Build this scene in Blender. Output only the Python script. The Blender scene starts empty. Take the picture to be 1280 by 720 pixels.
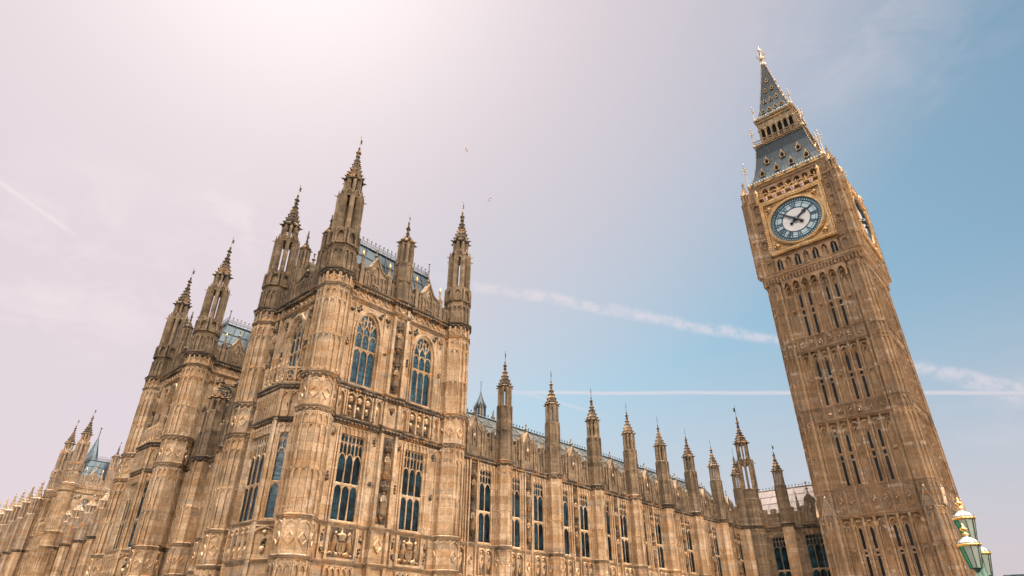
import bpy, math, random
from mathutils import Vector, Matrix
random.seed(7)
SC = bpy.context.scene
COL = SC.collection
R = math.radians
PI = math.pi

# ------------------------------------------------------------------ camera
YAW, PITCH, ROLL = R(42.186), R(29.647), R(0.342)
fw = Vector((math.cos(PITCH)*math.cos(YAW), math.cos(PITCH)*math.sin(YAW), math.sin(PITCH)))
rt = Vector((math.sin(YAW), -math.cos(YAW), 0)); up = rt.cross(fw)
rx = rt*math.cos(ROLL) + up*math.sin(ROLL); uy = up*math.cos(ROLL) - rt*math.sin(ROLL)
cd = bpy.data.cameras.new('camera'); cam = bpy.data.objects.new('camera', cd); COL.objects.link(cam)
cd.sensor_width = 36; cd.lens = 36*768.66/1280; cd.clip_end = 12000; cd.clip_start = .1
M = Matrix((rx, uy, -fw)).transposed().to_4x4(); M.translation = Vector((-20.149, -35.470, 3.988))
cam.matrix_world = M
SC.camera = cam
HAZE = .0023

# ------------------------------------------------------------------ light
SUN_AZ, SUN_EL = R(15), R(58)          # azimuth measured from +y towards +x
sdir = Vector((math.sin(SUN_AZ)*math.cos(SUN_EL), math.cos(SUN_AZ)*math.cos(SUN_EL), math.sin(SUN_EL)))
sl = bpy.data.lights.new('sun', 'SUN'); sl.energy = 5.0; sl.angle = R(.5); sl.color = (1, .93, .82)
sun = bpy.data.objects.new('sun', sl); COL.objects.link(sun)
sun.rotation_euler = (-sdir).to_track_quat('-Z', 'Y').to_euler()
SC.view_settings.view_transform = 'Standard'; SC.view_settings.look = 'None'
SC.view_settings.exposure = 0.75; SC.view_settings.gamma = 1; SC.view_settings.use_curve_mapping = False

W = bpy.data.worlds.new('World'); SC.world = W; W.use_nodes = True
nt = W.node_tree; nt.nodes.clear()
class G:
    """small node-graph helper"""
    def __init__(s, nt): s.nt = nt
    def n(s, t, **k):
        x = s.nt.nodes.new(t)
        for a, b in k.items(): setattr(x, a, b)
        return x
    def put(s, sock, v):
        if isinstance(v, (int, float)): sock.default_value = v
        elif isinstance(v, (tuple, list, Vector)):
            v = tuple(v)
            sock.default_value = v if len(v) == len(sock.default_value) else v + (1,)
        else: s.nt.links.new(v, sock)
    def m(s, op, a, b=0, c=None, clamp=False):
        x = s.n('ShaderNodeMath', operation=op); x.use_clamp = clamp
        s.put(x.inputs[0], a); s.put(x.inputs[1], b)
        if c is not None: s.put(x.inputs[2], c)
        return x.outputs[0]
    def v(s, op, a, b=None):
        x = s.n('ShaderNodeVectorMath', operation=op); s.put(x.inputs[0], a)
        if b is not None: s.put(x.inputs[1], b)
        return x.outputs['Value'] if op in ('DOT_PRODUCT', 'LENGTH') else x.outputs[0]
    def mix(s, f, a, b, mode='MIX'):
        x = s.n('ShaderNodeMix', data_type='RGBA', blend_type=mode)
        s.put(x.inputs[0], f); s.put(x.inputs[6], a); s.put(x.inputs[7], b)
        return x.outputs[2]
    def ramp(s, f, *stops):
        x = s.n('ShaderNodeValToRGB'); e = x.color_ramp.elements
        while len(e) < len(stops): e.new(.5)
        for el, (p, c) in zip(e, stops):
            el.position = p; el.color = (c, c, c, 1) if isinstance(c, (int, float)) else tuple(c) + (1,)
        s.put(x.inputs[0], f); return x.outputs[0]
    def sm(s, x, a, b):
        y = s.n('ShaderNodeMapRange', interpolation_type='SMOOTHSTEP'); s.put(y.inputs[0], x)
        y.inputs[1].default_value = a; y.inputs[2].default_value = b; return y.outputs[0]
    def noise(s, vec, scale, detail=4, rough=.55, dist=0):
        x = s.n('ShaderNodeTexNoise'); s.put(x.inputs['Vector'], vec)
        x.inputs['Scale'].default_value = scale; x.inputs['Detail'].default_value = detail
        x.inputs['Roughness'].default_value = rough; x.inputs['Distortion'].default_value = dist
        return x.outputs[0]
def raydir(px, py):
    return (fw + rx*((px-640)/768.66) - uy*((py-360)/768.66)).normalized()
g = G(nt)
tc = g.n('ShaderNodeTexCoord'); D = g.v('NORMALIZE', tc.outputs['Generated'])
sky = g.n('ShaderNodeTexSky', sky_type='NISHITA'); sky.sun_disc = False
sky.sun_elevation = SUN_EL; sky.sun_rotation = SUN_AZ
sky.altitude = 0; sky.air_density = 1.0; sky.dust_density = 2.0; sky.ozone_density = 1.0
sep = g.n('ShaderNodeSeparateXYZ'); g.put(sep.inputs[0], D)
cosang = g.v('DOT_PRODUCT', D, sdir)
# hazy summer sky: pale lilac veil thick around the sun and towards the horizon
veil_sun = g.sm(cosang, .60, 1.0)
veil_hor = g.sm(g.m('SUBTRACT', 1, g.m('MAXIMUM', sep.outputs[2], 0), clamp=True), .52, .99)
river_haze = g.sm(g.v('DOT_PRODUCT', D, raydir(-60, 560)), .72, 1.02)
veil = g.m('MAXIMUM', g.m('MULTIPLY', veil_hor, .95), g.m('MULTIPLY', g.m('POWER', veil_sun, .6), .97), clamp=True)
veil = g.m('SUBTRACT', 1, g.m('MULTIPLY', g.m('SUBTRACT', 1, veil), g.m('SUBTRACT', 1, g.m('MULTIPLY', river_haze, .9))))
base = g.mix(1, sky.outputs[0], (.66, .95, .84), 'MULTIPLY')
veil = g.m('ADD', .12, g.m('MULTIPLY', veil, .88))
VEIL = (4.0, 3.42, 3.72)
col = g.mix(veil, base, g.mix(river_haze, VEIL, (4.7, 4.0, 4.3)))
glow = g.m('MULTIPLY', g.m('POWER', g.m('MAXIMUM', cosang, 0), 20.0), 1.0)
col = g.mix(glow, col, (6.6, 5.9, 5.95))
# thin high cloud: direction-based wisps and aircraft trails
def trail(p, q, half, amt, jig, lo, hi):
    a, b = raydir(*p), raydir(*q); n = a.cross(b).normalized(); t = (b-a*(a.dot(b))).normalized()
    off = g.v('DOT_PRODUCT', D, n); al = g.v('DOT_PRODUCT', D, t)
    nz = g.noise(D, 9, 3); nf = g.noise(D, 60, 4, .65)
    off = g.m('ADD', off, g.m('MULTIPLY', g.m('SUBTRACT', nz, .5), jig))
    wd = g.m('MULTIPLY', g.m('ABSOLUTE', off), 1/half)
    k = g.m('SUBTRACT', 1, g.sm(wd, .15, 1.0))
    k = g.m('MULTIPLY', k, g.m('MULTIPLY', g.sm(al, lo[0], lo[1]), g.m('SUBTRACT', 1, g.sm(al, hi[0], hi[1]))))
    k = g.m('MULTIPLY', k, g.sm(nf, .25, .62)) if jig > .01 else k
    return g.m('MULTIPLY', k, amt)
def L(p, q, x):   # position of a third pixel along a trail
    a, b = raydir(*p), raydir(*q); t = (b-a*(a.dot(b))).normalized(); return raydir(*x).dot(t)
tr = []
p, q = (590, 355), (960, 425)
tr.append(trail(p, q, .0125, .50, .03, (L(p, q, (520, 345)), L(p, q, (620, 360))), (L(p, q, (1300, 500)), L(p, q, (1500, 520)))))
p, q = (640, 491), (1270, 491)
tr.append(trail(p, q, .0042, .5, .004, (L(p, q, (560, 491)), L(p, q, (720, 491))), (1.2, 1.4)))
p, q = (0, 228), (92, 292)
tr.append(trail(p, q, .0052, .95, .0, (-1.2, -1.1), (L(p, q, (70, 277)), L(p, q, (104, 300)))))
p, q = (1130, 455), (1280, 496)
tr.append(trail(p, q, .016, .36, .025, (L(p, q, (1060, 440)), L(p, q, (1180, 470))), (1.2, 1.4)))
p, q = (540, 0), (650, 130)
tr.append(trail(p, q, .007, .15, .012, (-1.2, -1.1), (L(p, q, (600, 70)), L(p, q, (660, 140)))))
p, q = (640, 488), (740, 515)
tr.append(trail(p, q, .004, .22, .006, (L(p, q, (600, 480)), L(p, q, (650, 492))), (L(p, q, (720, 510)), L(p, q, (770, 520)))))
cl = tr[0]
for k in tr[1:]: cl = g.m('MAXIMUM', cl, k)
def wisp(px, py, r, amt, sc):
    c = raydir(px, py); f = g.sm(g.v('DOT_PRODUCT', D, c), math.cos(r), 1)
    mp = g.n('ShaderNodeMapping'); g.put(mp.inputs[0], D); mp.inputs[3].default_value = (1.0, 1.0, 2.2)
    nn = g.noise(mp.outputs[0], sc, 6, .6, .6)
    return g.m('MULTIPLY', g.m('MULTIPLY', f, g.sm(nn, .42, .72)), amt)
for a in ((95, 320, .17, .95, 9), (300, 255, .11, .95, 12), (215, 235, .12, .6, 10), (15, 275, .06, .4, 12), (1090, 5, .2, .18, 8), (1230, 480, .1, .25, 9)):
    cl = g.m('MAXIMUM', cl, wisp(*a))
col = g.mix(cl, col, (5.2, 4.55, 4.75))
# bright patch added to the unseen sky behind the camera, lighting the shaded fronts
fill_patch = g.sm(g.v('DOT_PRODUCT', D, Vector((-.26, -.56, .78)).normalized()), .56, .97)
fill_patch = g.m('MULTIPLY', fill_patch, g.sm(g.noise(D, 3.2, 6, .6), .32, .6))
col = g.mix(fill_patch, col, (152.0, 129.0, 107.0))
bg = g.n('ShaderNodeBackground'); g.put(bg.inputs[0], col); bg.inputs[1].default_value = .1
out = g.n('ShaderNodeOutputWorld'); nt.links.new(bg.outputs[0], out.inputs[0])

# ------------------------------------------------------------------ materials
def pmat(name, col, rough=.8, metal=0, **kw):
    m = bpy.data.materials.new(name); m.use_nodes = True
    b = m.node_tree.nodes['Principled BSDF']
    b.inputs['Base Color'].default_value = tuple(col) + (1,); b.inputs['Roughness'].default_value = rough
    b.inputs['Metallic'].default_value = metal
    for k, v in kw.items(): b.inputs[k.replace('_', ' ')].default_value = v
    return m
def stone(name, cols, brick=(.75, .36), patch=None, stain=.6, grime=(.09, .075, .06), rough=.9, bump=.35, streak=1.0, odd=((.50, .26, .10), (.34, .27, .20))):
    m = pmat(name, cols[0], rough); t = m.node_tree; q = G(t); b = t.nodes['Principled BSDF']
    geo = q.n('ShaderNodeNewGeometry'); P = geo.outputs['Position']
    s = q.n('ShaderNodeSeparateXYZ'); q.put(s.inputs[0], P)
    c = q.n('ShaderNodeCombineXYZ'); q.put(c.inputs[0], q.m('ADD', q.m('MULTIPLY', s.outputs[0], 1.31), q.m('MULTIPLY', s.outputs[1], .77))); q.put(c.inputs[1], s.outputs[2])
    def bk(off, sw=1):
        x = q.n('ShaderNodeTexBrick'); v = q.v('ADD', c.outputs[0], off); q.put(x.inputs['Vector'], v)
        x.inputs['Color1'].default_value = (0, 0, 0, 1); x.inputs['Color2'].default_value = (1, 1, 1, 1); x.inputs['Mortar'].default_value = (.5, .5, .5, 1)
        x.inputs['Scale'].default_value = 1; x.inputs['Brick Width'].default_value = brick[0]*sw; x.inputs['Row Height'].default_value = brick[1]*sw
        x.inputs['Mortar Size'].default_value = .012; x.inputs['Bias'].default_value = 0
        return x
    b1 = bk((3.1, .07, 0)); rnd = b1.outputs[0]
    big = q.noise(P, .22, 5, .6); mid = q.noise(P, 1.3, 5, .6)
    f = q.m('ADD', q.m('MULTIPLY', rnd, .5), q.m('MULTIPLY', q.m('SUBTRACT', big, .5), 1.8)); f = q.m('ADD', f, .23)
    f = q.m('ADD', f, q.m('MULTIPLY', q.m('SUBTRACT', mid, .5), .7), clamp=True)
    col = q.ramp(f, (.0, cols[1]), (.5, cols[0]), (1, cols[2]))
    if patch:
        b2 = bk((1.7, 5.33, 0), patch[2]); pk = q.sm(b2.outputs[0], patch[1], patch[1]+.01)
        nb = q.sm(q.noise(P, .35, 2), .45, .52)
        col = q.mix(q.m('MULTIPLY', q.m('MULTIPLY', pk, nb), .8), col, patch[0])
    # odd blocks of redder or greyer stone, dark joints
    b3 = bk((7.3, 9.71, 0), .83); r3 = b3.outputs[0]
    col = q.mix(q.m('MULTIPLY', q.sm(r3, .80, .84), .55), col, odd[0]); col = q.mix(q.m('MULTIPLY', q.m('SUBTRACT', 1, q.sm(r3, .12, .16)), .5), col, odd[1])
    col = q.mix(q.m('MULTIPLY', b1.outputs[1], .45), col, grime)
    # rain streaks and soot
    mp = q.n('ShaderNodeMapping'); q.put(mp.inputs[0], P); mp.inputs[3].default_value = (1.6, 1.6, .16)
    st = q.sm(q.noise(mp.outputs[0], 1.0, 6, .65), .48, .76)
    sp = q.sm(q.noise(P, .55, 6, .7, .4), .5, .8)
    k = q.m('MULTIPLY', q.m('MAXIMUM', q.m('MULTIPLY', st, streak), sp), stain)
    col = q.mix(k, col, grime)
    fine = q.noise(P, 7, 4, .7)
    col = q.mix(.55, col, q.mix(1, col, q.ramp(fine, (.3, .45), (.7, 1.5)), 'MULTIPLY'))
    q.put(b.inputs['Base Color'], col)
    bp = q.n('ShaderNodeBump'); bp.inputs['Strength'].default_value = bump; bp.inputs['Distance'].default_value = .05
    h = q.m('ADD', q.noise(P, 9, 5, .7), q.m('MULTIPLY', b1.outputs[1], -.6)); q.put(bp.inputs['Height'], h)
    t.links.new(bp.outputs[0], b.inputs['Normal'])
    return m
M_STONE = stone('honey_stone', [(.62, .44, .275), (.38, .24, .13), (.74, .59, .435)], brick=(.9, .56), stain=.62, odd=((.52, .31, .15), (.38, .31, .24)))
M_WEATH = stone('weathered_stone', [(.33, .24, .155), (.16, .115, .075), (.45, .34, .23)], stain=.8, odd=((.25, .175, .11), (.19, .16, .13)))
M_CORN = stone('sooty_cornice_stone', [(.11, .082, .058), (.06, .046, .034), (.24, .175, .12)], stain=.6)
M_CORN2 = stone('string_stone', [(.30, .21, .13), (.17, .12, .075), (.42, .31, .2)], stain=.7)
M_FAR = stone('haze_paled_stone', [(.52, .40, .29), (.36, .26, .18), (.64, .53, .42)], brick=(.9, .56), stain=.3)  # distance haze put into the stone colour, for the far river front
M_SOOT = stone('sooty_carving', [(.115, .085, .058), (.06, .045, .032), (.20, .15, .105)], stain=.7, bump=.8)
M_CARVE = stone('carved_stone', [(.35, .235, .135), (.21, .135, .07), (.47, .35, .23)], stain=.5, bump=.8)
M_TOWER = stone('tower_stone', [(.42, .275, .158), (.27, .165, .085), (.51, .36, .23)], brick=(.95, .48), patch=((.62, .51, .42), .885, .7), stain=.6, odd=((.38, .23, .12), (.31, .25, .19)))
M_TBAND = stone('tower_band_stone', [(.32, .21, .125), (.2, .125, .07), (.44, .32, .21)], brick=(.95, .48), patch=((.60, .5, .41), .90, .7), stain=.6, odd=((.33, .2, .11), (.27, .22, .17)))
M_TPALE = stone('restored_pale_stone', [(.36, .27, .19), (.25, .18, .12), (.44, .35, .27)], brick=(.95, .48), stain=.5)
def gridmat(name, c, c2, su, sv, rough, metal, line=.06, axis=None, nscale=.8):
    m = pmat(name, c, rough, metal); t = m.node_tree; q = G(t); b = t.nodes['Principled BSDF']
    geo = q.n('ShaderNodeNewGeometry'); P = geo.outputs['Position']
    mp = q.n('ShaderNodeMapping'); q.put(mp.inputs[0], P); mp.inputs[3].default_value = (1, 1, .25)
    f = q.sm(q.noise(mp.outputs[0], nscale, 5, .65), .3, .7)
    q.put(b.inputs['Base Color'], q.mix(f, c, c2))
    q.put(b.inputs['Roughness'], q.m('ADD', rough-.1, q.m('MULTIPLY', f, .2)))
    return m
M_LEAD = gridmat('lead_roof', (.085, .13, .165), (.14, .19, .225), 1, 1, .45, .25)
M_LEADROLL = pmat('lead_roll', (.09, .12, .145), .5, .2)
M_SLATE = gridmat('slate_roof', (.035, .042, .042), (.085, .088, .082), 1, 1, .55, .0)
M_PALE = gridmat('pale_iron_roof', (.27, .235, .23), (.34, .30, .29), 1, 1, .5, .1)
M_IRONROOF = gridmat('iron_tile_roof', (.016, .033, .048), (.05, .075, .095), 1, 1, .5, .05, nscale=2.5)
for m_, v_ in ((M_IRONROOF, .15), (M_LEAD, .3)): m_.node_tree.nodes['Principled BSDF'].inputs['Specular IOR Level'].default_value = v_
M_CREST = pmat('cresting_paint', (.20, .225, .25), .5, .3)
M_IRON = pmat('dark_iron', (.035, .035, .035), .5, .6)
M_GOLD = stone('old_gold', [(.58, .36, .15), (.38, .225, .085), (.7, .49, .25)], stain=.45, bump=.5, rough=.45)
M_GOLD.node_tree.nodes['Principled BSDF'].inputs['Metallic'].default_value = .3
M_GOLD2 = stone('dull_gilding', [(.33, .225, .115), (.18, .115, .055), (.5, .37, .21)], stain=.5, bump=.5, rough=.55)
M_PGOLD = pmat('pale_gilding', (.55, .45, .34), .5, .2)
M_BGOLD = pmat('bright_gold', (.85, .52, .16), .32, .8)
M_BLUE = pmat('prussian_blue_iron', (.012, .075, .125), .45, .1)
M_OPALB = pmat('opal_glass_blue_tint', (.55, .71, .78), .35)
M_OPAL = pmat('opal_glass', (.82, .82, .82), .35)
M_NAVY = pmat('navy_hands', (.008, .025, .05), .4)
M_RED = pmat('red_enamel', (.42, .03, .04), .5)
M_WHITE = pmat('white_enamel', (.78, .74, .70), .5)
M_DKGREEN = pmat('dark_green_paint', (.03, .10, .075), .45)
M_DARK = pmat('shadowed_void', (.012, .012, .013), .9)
def glassmat(name, c, c2, rough, spec):
    m = pmat(name, c, rough); t = m.node_tree; q = G(t); b = t.nodes['Principled BSDF']
    geo = q.n('ShaderNodeNewGeometry'); P = geo.outputs['Position']
    s = q.n('ShaderNodeSeparateXYZ'); q.put(s.inputs[0], P)
    h = q.m('ADD', s.outputs[0], s.outputs[1])
    # leaded lattice
    def line(x, per, w):
        fr = q.m('FRACT', q.m('MULTIPLY', x, 1/per)); return q.m('LESS_THAN', fr, w/per)
    ln = q.m('MAXIMUM', line(h, .26, .028), line(s.outputs[2], .42, .035))
    pane = q.n('ShaderNodeTexVoronoi'); q.put(pane.inputs['Vector'], P); pane.inputs['Scale'].default_value = 2.6
    rn = q.noise(P, 1.1, 3)
    f = q.sm(rn, .35, .68)
    col = q.mix(f, c, c2); col = q.mix(ln, col, (.02, .022, .022))
    q.put(b.inputs['Base Color'], col); b.inputs['IOR'].default_value = spec
    bp = q.n('ShaderNodeBump'); bp.inputs['Strength'].default_value = .25; bp.inputs['Distance'].default_value = .1
    q.put(bp.inputs['Height'], q.noise(P, 2.2, 2)); t.links.new(bp.outputs[0], b.inputs['Normal'])
    return m
M_GLASS = glassmat('blue_leaded_glass', (.02, .08, .125), (.055, .18, .25), .12, 1.75)
M_DGLASS = glassmat('dark_leaded_glass', (.008, .022, .03), (.03, .095, .13), .15, 1.4)

# ------------------------------------------------------------------ geometry helpers
def sooty(fn):
    def w(mb, *a, **k):
        n = len(mb.F); fn(mb, *a, **k); mb.D.append((n, len(mb.F)))
    return w
class Fr:
    """wall frame: u along the wall, v up, w out of the wall; angle 0 faces -y"""
    def __init__(s, o, a=0):
        s.o = Vector(o); s.a = a; s.u = Vector((math.cos(a), math.sin(a), 0)); s.w = Vector((math.sin(a), -math.cos(a), 0))
    def p(s, u, v, w=0): return s.o + s.u*u + s.w*w + Vector((0, 0, v))
    def at(s, u, v=0, w=0, da=0): return Fr(s.p(u, v, w), s.a + da)
class MB:
    def __init__(s): s.V = []; s.F = []; s.S = []; s.D = []; s.dm = None
    def face(s, pts, sm=False):
        i = len(s.V); s.V += [tuple(p) for p in pts]; s.F.append(tuple(range(i, i+len(pts)))); s.S.append(sm)
    def box(s, f, u0, u1, v0, v1, w0, w1, cap=0):
        """cap: slope of the top towards the front (weathering)"""
        P = [f.p(u, v, w) for v in (v0, v1) for u, w in ((u0, w0), (u0, w1), (u1, w1), (u1, w0))]
        if cap: P[5].z -= cap; P[6].z -= cap
        i = len(s.V); s.V += [tuple(p) for p in P]
        for q in ((0, 1, 2, 3), (7, 6, 5, 4), (0, 4, 5, 1), (1, 5, 6, 2), (2, 6, 7, 3), (3, 7, 4, 0)):
            s.F.append(tuple(i+k for k in q)); s.S.append(False)
    def prism(s, f, pts, w0, w1):
        n = len(pts); i = len(s.V)
        s.V += [tuple(f.p(u, v, w0)) for u, v in pts] + [tuple(f.p(u, v, w1)) for u, v in pts]
        s.F.append(tuple(range(i+n-1, i-1, -1))); s.F.append(tuple(range(i+n, i+2*n))); s.S += [False]*2
        for k in range(n):
            j = (k+1) % n; s.F.append((i+k, i+j, i+n+j, i+n+k)); s.S.append(False)
    def strip(s, f, A, B, w0, w1):
        """solid band between polylines A and B in the wall plane"""
        i = len(s.V); n = len(A)
        for a, b in zip(A, B):
            s.V += [tuple(f.p(a[0], a[1], w0)), tuple(f.p(a[0], a[1], w1)), tuple(f.p(b[0], b[1], w1)), tuple(f.p(b[0], b[1], w0))]
        for k in range(n-1):
            x = i+4*k; y = x+4
            for c in range(4):
                d = (c+1) % 4; s.F.append((x+c, y+c, y+d, x+d)); s.S.append(False)
        s.F.append((i, i+1, i+2, i+3)); j = i+4*(n-1); s.F.append((j+3, j+2, j+1, j)); s.S += [False]*2
    def bar(s, f, p, q, t, w0, w1):
        d = Vector((q[0]-p[0], q[1]-p[1])); d.normalize(); n = (-d.y*t/2, d.x*t/2)
        s.prism(f, [(p[0]+n[0], p[1]+n[1]), (p[0]-n[0], p[1]-n[1]), (q[0]-n[0], q[1]-n[1]), (q[0]+n[0], q[1]+n[1])], w0, w1)
    def lathe(s, c, prof, n=8, rot=PI/8, sm=False, sx=1, sy=1):
        c = Vector(c); i = len(s.V); m = len(prof)
        for r, z in prof:
            for k in range(n):
                a = rot + 2*PI*k/n; s.V.append((c.x+r*sx*math.cos(a), c.y+r*sy*math.sin(a), c.z+z))
        for j in range(m-1):
            for k in range(n):
                l = (k+1) % n; s.F.append((i+j*n+k, i+j*n+l, i+(j+1)*n+l, i+(j+1)*n+k)); s.S.append(sm)
        s.F.append(tuple(i+n-1-k for k in range(n))); s.F.append(tuple(i+(m-1)*n+k for k in range(n))); s.S += [False]*2
    def lump(s, c, r, sx=1, sy=1, sz=1, rz=0):
        c = Vector(c); i = len(s.V); ca, sa = math.cos(rz), math.sin(rz)
        for x, y, z in ((1, 0, 0), (0, 1, 0), (-1, 0, 0), (0, -1, 0), (0, 0, 1), (0, 0, -1)):
            x *= r*sx; y *= r*sy; s.V.append((c.x+x*ca-y*sa, c.y+x*sa+y*ca, c.z+z*r*sz))
        for a, b in ((0, 1), (1, 2), (2, 3), (3, 0)):
            s.F += [(i+a, i+b, i+4), (i+b, i+a, i+5)]; s.S += [True, True]
    def tube(s, pts, r, n=6):
        pts = [Vector(p) for p in pts]; i = len(s.V)
        for k, p in enumerate(pts):
            d = (pts[min(k+1, len(pts)-1)]-pts[max(k-1, 0)]).normalized()
            a = d.orthogonal().normalized(); b = d.cross(a); rr = r[k] if isinstance(r, (list, tuple)) else r
            for j in range(n):
                t = 2*PI*j/n; s.V.append(tuple(p+a*rr*math.cos(t)+b*rr*math.sin(t)))
        for k in range(len(pts)-1):
            for j in range(n):
                l = (j+1) % n; s.F.append((i+k*n+j, i+k*n+l, i+(k+1)*n+l, i+(k+1)*n+j)); s.S.append(True)
    def mesh(s, name, mat):
        m = bpy.data.meshes.new(name); m.from_pydata(s.V, [], s.F); m.polygons.foreach_set('use_smooth', s.S)
        m.materials.append(mat)
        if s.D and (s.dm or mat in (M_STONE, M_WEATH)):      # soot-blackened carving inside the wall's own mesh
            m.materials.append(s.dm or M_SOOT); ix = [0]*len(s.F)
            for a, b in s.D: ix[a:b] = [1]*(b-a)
            m.polygons.foreach_set('material_index', ix)
        m.update(); return m
    def build(s, name, mat, parent=None, loc=(0, 0, 0), rz=0): return put(name, s.mesh(name, mat), parent, loc, rz)
def put(name, mesh, parent=None, loc=(0, 0, 0), rz=0):
    o = bpy.data.objects.new(name, mesh); COL.objects.link(o); o.parent = parent; o.location = loc; o.rotation_euler = (0, 0, rz); return o
def thing(name, label, cat, loc=(0, 0, 0), rz=0, group=None):
    o = bpy.data.objects.new(name, None); COL.objects.link(o); o.location = loc; o.rotation_euler = (0, 0, rz)
    o['label'] = label; o['category'] = cat
    if group: o['group'] = group
    return o
def copy_tree(o, parent=None):
    c = o.copy(); COL.objects.link(c)
    if parent: c.parent = parent
    for ch in list(o.children): copy_tree(ch, c)
    return c
def archpts(u0, u1, vs, va, n=7):
    """pointed arch, from left springing over the apex to the right"""
    c = (u0+u1)/2; h = (u1-u0)/2; L_ = []
    for k in range(n+1):
        t = k/n*PI/2; L_.append((u0+h*(1-math.cos(t))**1.0*1.0 if False else u0+h*(k/n)**1.35, vs+(va-vs)*math.sin(t)**.85))
    return L_ + [(2*c-u, v) for u, v in reversed(L_[:-1])]
def arch(mb, f, u0, u1, vs, va, t, w0, w1, n=6):
    A = archpts(u0, u1, vs, va, n); B = archpts(u0+t, u1-t, vs, va-t*1.2, n); mb.strip(f, A, B, w0, w1)
def cusp(mb, f, u0, u1, vs, va, t, w0, w1):
    """cheap cusped head for blind panelling: two slanting bars and two cusps"""
    c = (u0+u1)/2
    mb.bar(f, (u0, vs), (u0+(c-u0)*.35, vs+(va-vs)*.62), t, w0, w1); mb.bar(f, (u0+(c-u0)*.3, vs+(va-vs)*.6), (c, va), t, w0, w1)
    mb.bar(f, (u1, vs), (u1-(c-u0)*.35, vs+(va-vs)*.62), t, w0, w1); mb.bar(f, (u1-(c-u0)*.3, vs+(va-vs)*.6), (c, va), t, w0, w1)
def panels(mb, f, u0, u1, v0, v1, n, w=0, d=.09, t=.09, heads=(), hh=.5, ends=True, sill=False):
    """blind panelling: upright ribs with cusped heads at the heights given"""
    s = (u1-u0)/n; d *= 1.9
    for k in range(n+1):
        if not ends and k in (0, n): continue
        u = u0+k*s; mb.box(f, u-t/2, u+t/2, v0, v1, w, w+d)
    for h in heads:
        for k in range(n):
            a, b = u0+k*s, u0+(k+1)*s
            cusp(mb, f, a, b, h-hh, h, t*.8, w, w+d*.9)
            if h < v1-.05: mb.box(f, a, b, h+.02, h+.02+t*.9, w, w+d*.8)
    if sill: mb.box(f, u0, u1, v0, v0+t, w, w+d)
def lozenge(mb, f, u, v, r, w, d=.1, t=.09, sq=1.0):
    d *= 1.4; P = [(u, v-r), (u+r*sq, v), (u, v+r), (u-r*sq, v)]
    for k in range(4): mb.bar(f, P[k], P[(k+1) % 4], t, w, w+d)
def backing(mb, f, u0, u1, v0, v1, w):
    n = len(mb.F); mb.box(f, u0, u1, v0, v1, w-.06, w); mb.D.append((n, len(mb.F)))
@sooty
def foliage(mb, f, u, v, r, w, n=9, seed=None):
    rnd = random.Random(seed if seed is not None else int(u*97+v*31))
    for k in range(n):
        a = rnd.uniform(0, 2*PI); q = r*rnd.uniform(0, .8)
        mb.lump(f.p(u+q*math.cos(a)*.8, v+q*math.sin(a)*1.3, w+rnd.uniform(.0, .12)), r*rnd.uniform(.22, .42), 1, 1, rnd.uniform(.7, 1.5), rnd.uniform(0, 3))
def string(mb, f, u0, u1, v, proj, h, bosses=0, w=0):
    """moulded string course: weathered top, fillet, hollow with carved bosses"""
    mb.box(f, u0, u1, v-h*.35, v, w, w+proj, cap=h*.12)
    mb.box(f, u0, u1, v-h*.62, v-h*.35, w, w+proj*.72)
    mb.box(f, u0, u1, v-h, v-h*.62, w, w+proj*.4)
    if bosses:
        n = max(1, int((u1-u0)/bosses)); s = (u1-u0)/n
        for k in range(n): mb.lump(f.p(u0+(k+.5)*s, v-h*.72, w+proj*.62), h*.3, 1, 1, .95, .5)
def ring(mb, c, a, z, proj, h, bosses=True):
    """string course carried round an octagon of apothem a"""
    k = 1/math.cos(PI/8)
    mb.lathe(c, [(a*k, z-h), ((a+proj*.4)*k, z-h*.95), ((a+proj*.4)*k, z-h*.62), ((a+proj*.75)*k, z-h*.58), ((a+proj*.75)*k, z-h*.35), ((a+proj)*k, z-h*.3), ((a+proj)*k, z-h*.08), (a*k, z+h*.12)])
    if bosses:
        for j in range(8):
            for e in (-.22, .22):
                t = j*PI/4; n = Vector((math.cos(t), math.sin(t), 0)); s = Vector((-n.y, n.x, 0))
                mb.lump(Vector(c)+n*(a+proj*.6)+s*(e*a)+Vector((0, 0, z-h*.7)), h*.27)
def facets(c, a):
    """the eight wall frames of an octagon of apothem a; facet half width returned too"""
    hw = a*math.tan(PI/8); L_ = []
    for j in range(8):
        an = j*PI/4; fr = Fr(c, an); fr = Fr(Vector(c)+fr.w*a, an); L_.append(fr)
    return L_, hw
def octo(mb, c, a0, z0, z1, a1=None):
    k = 1/math.cos(PI/8); mb.lathe(c, [(a0*k, z0), ((a1 if a1 is not None else a0)*k, z1)])
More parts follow.
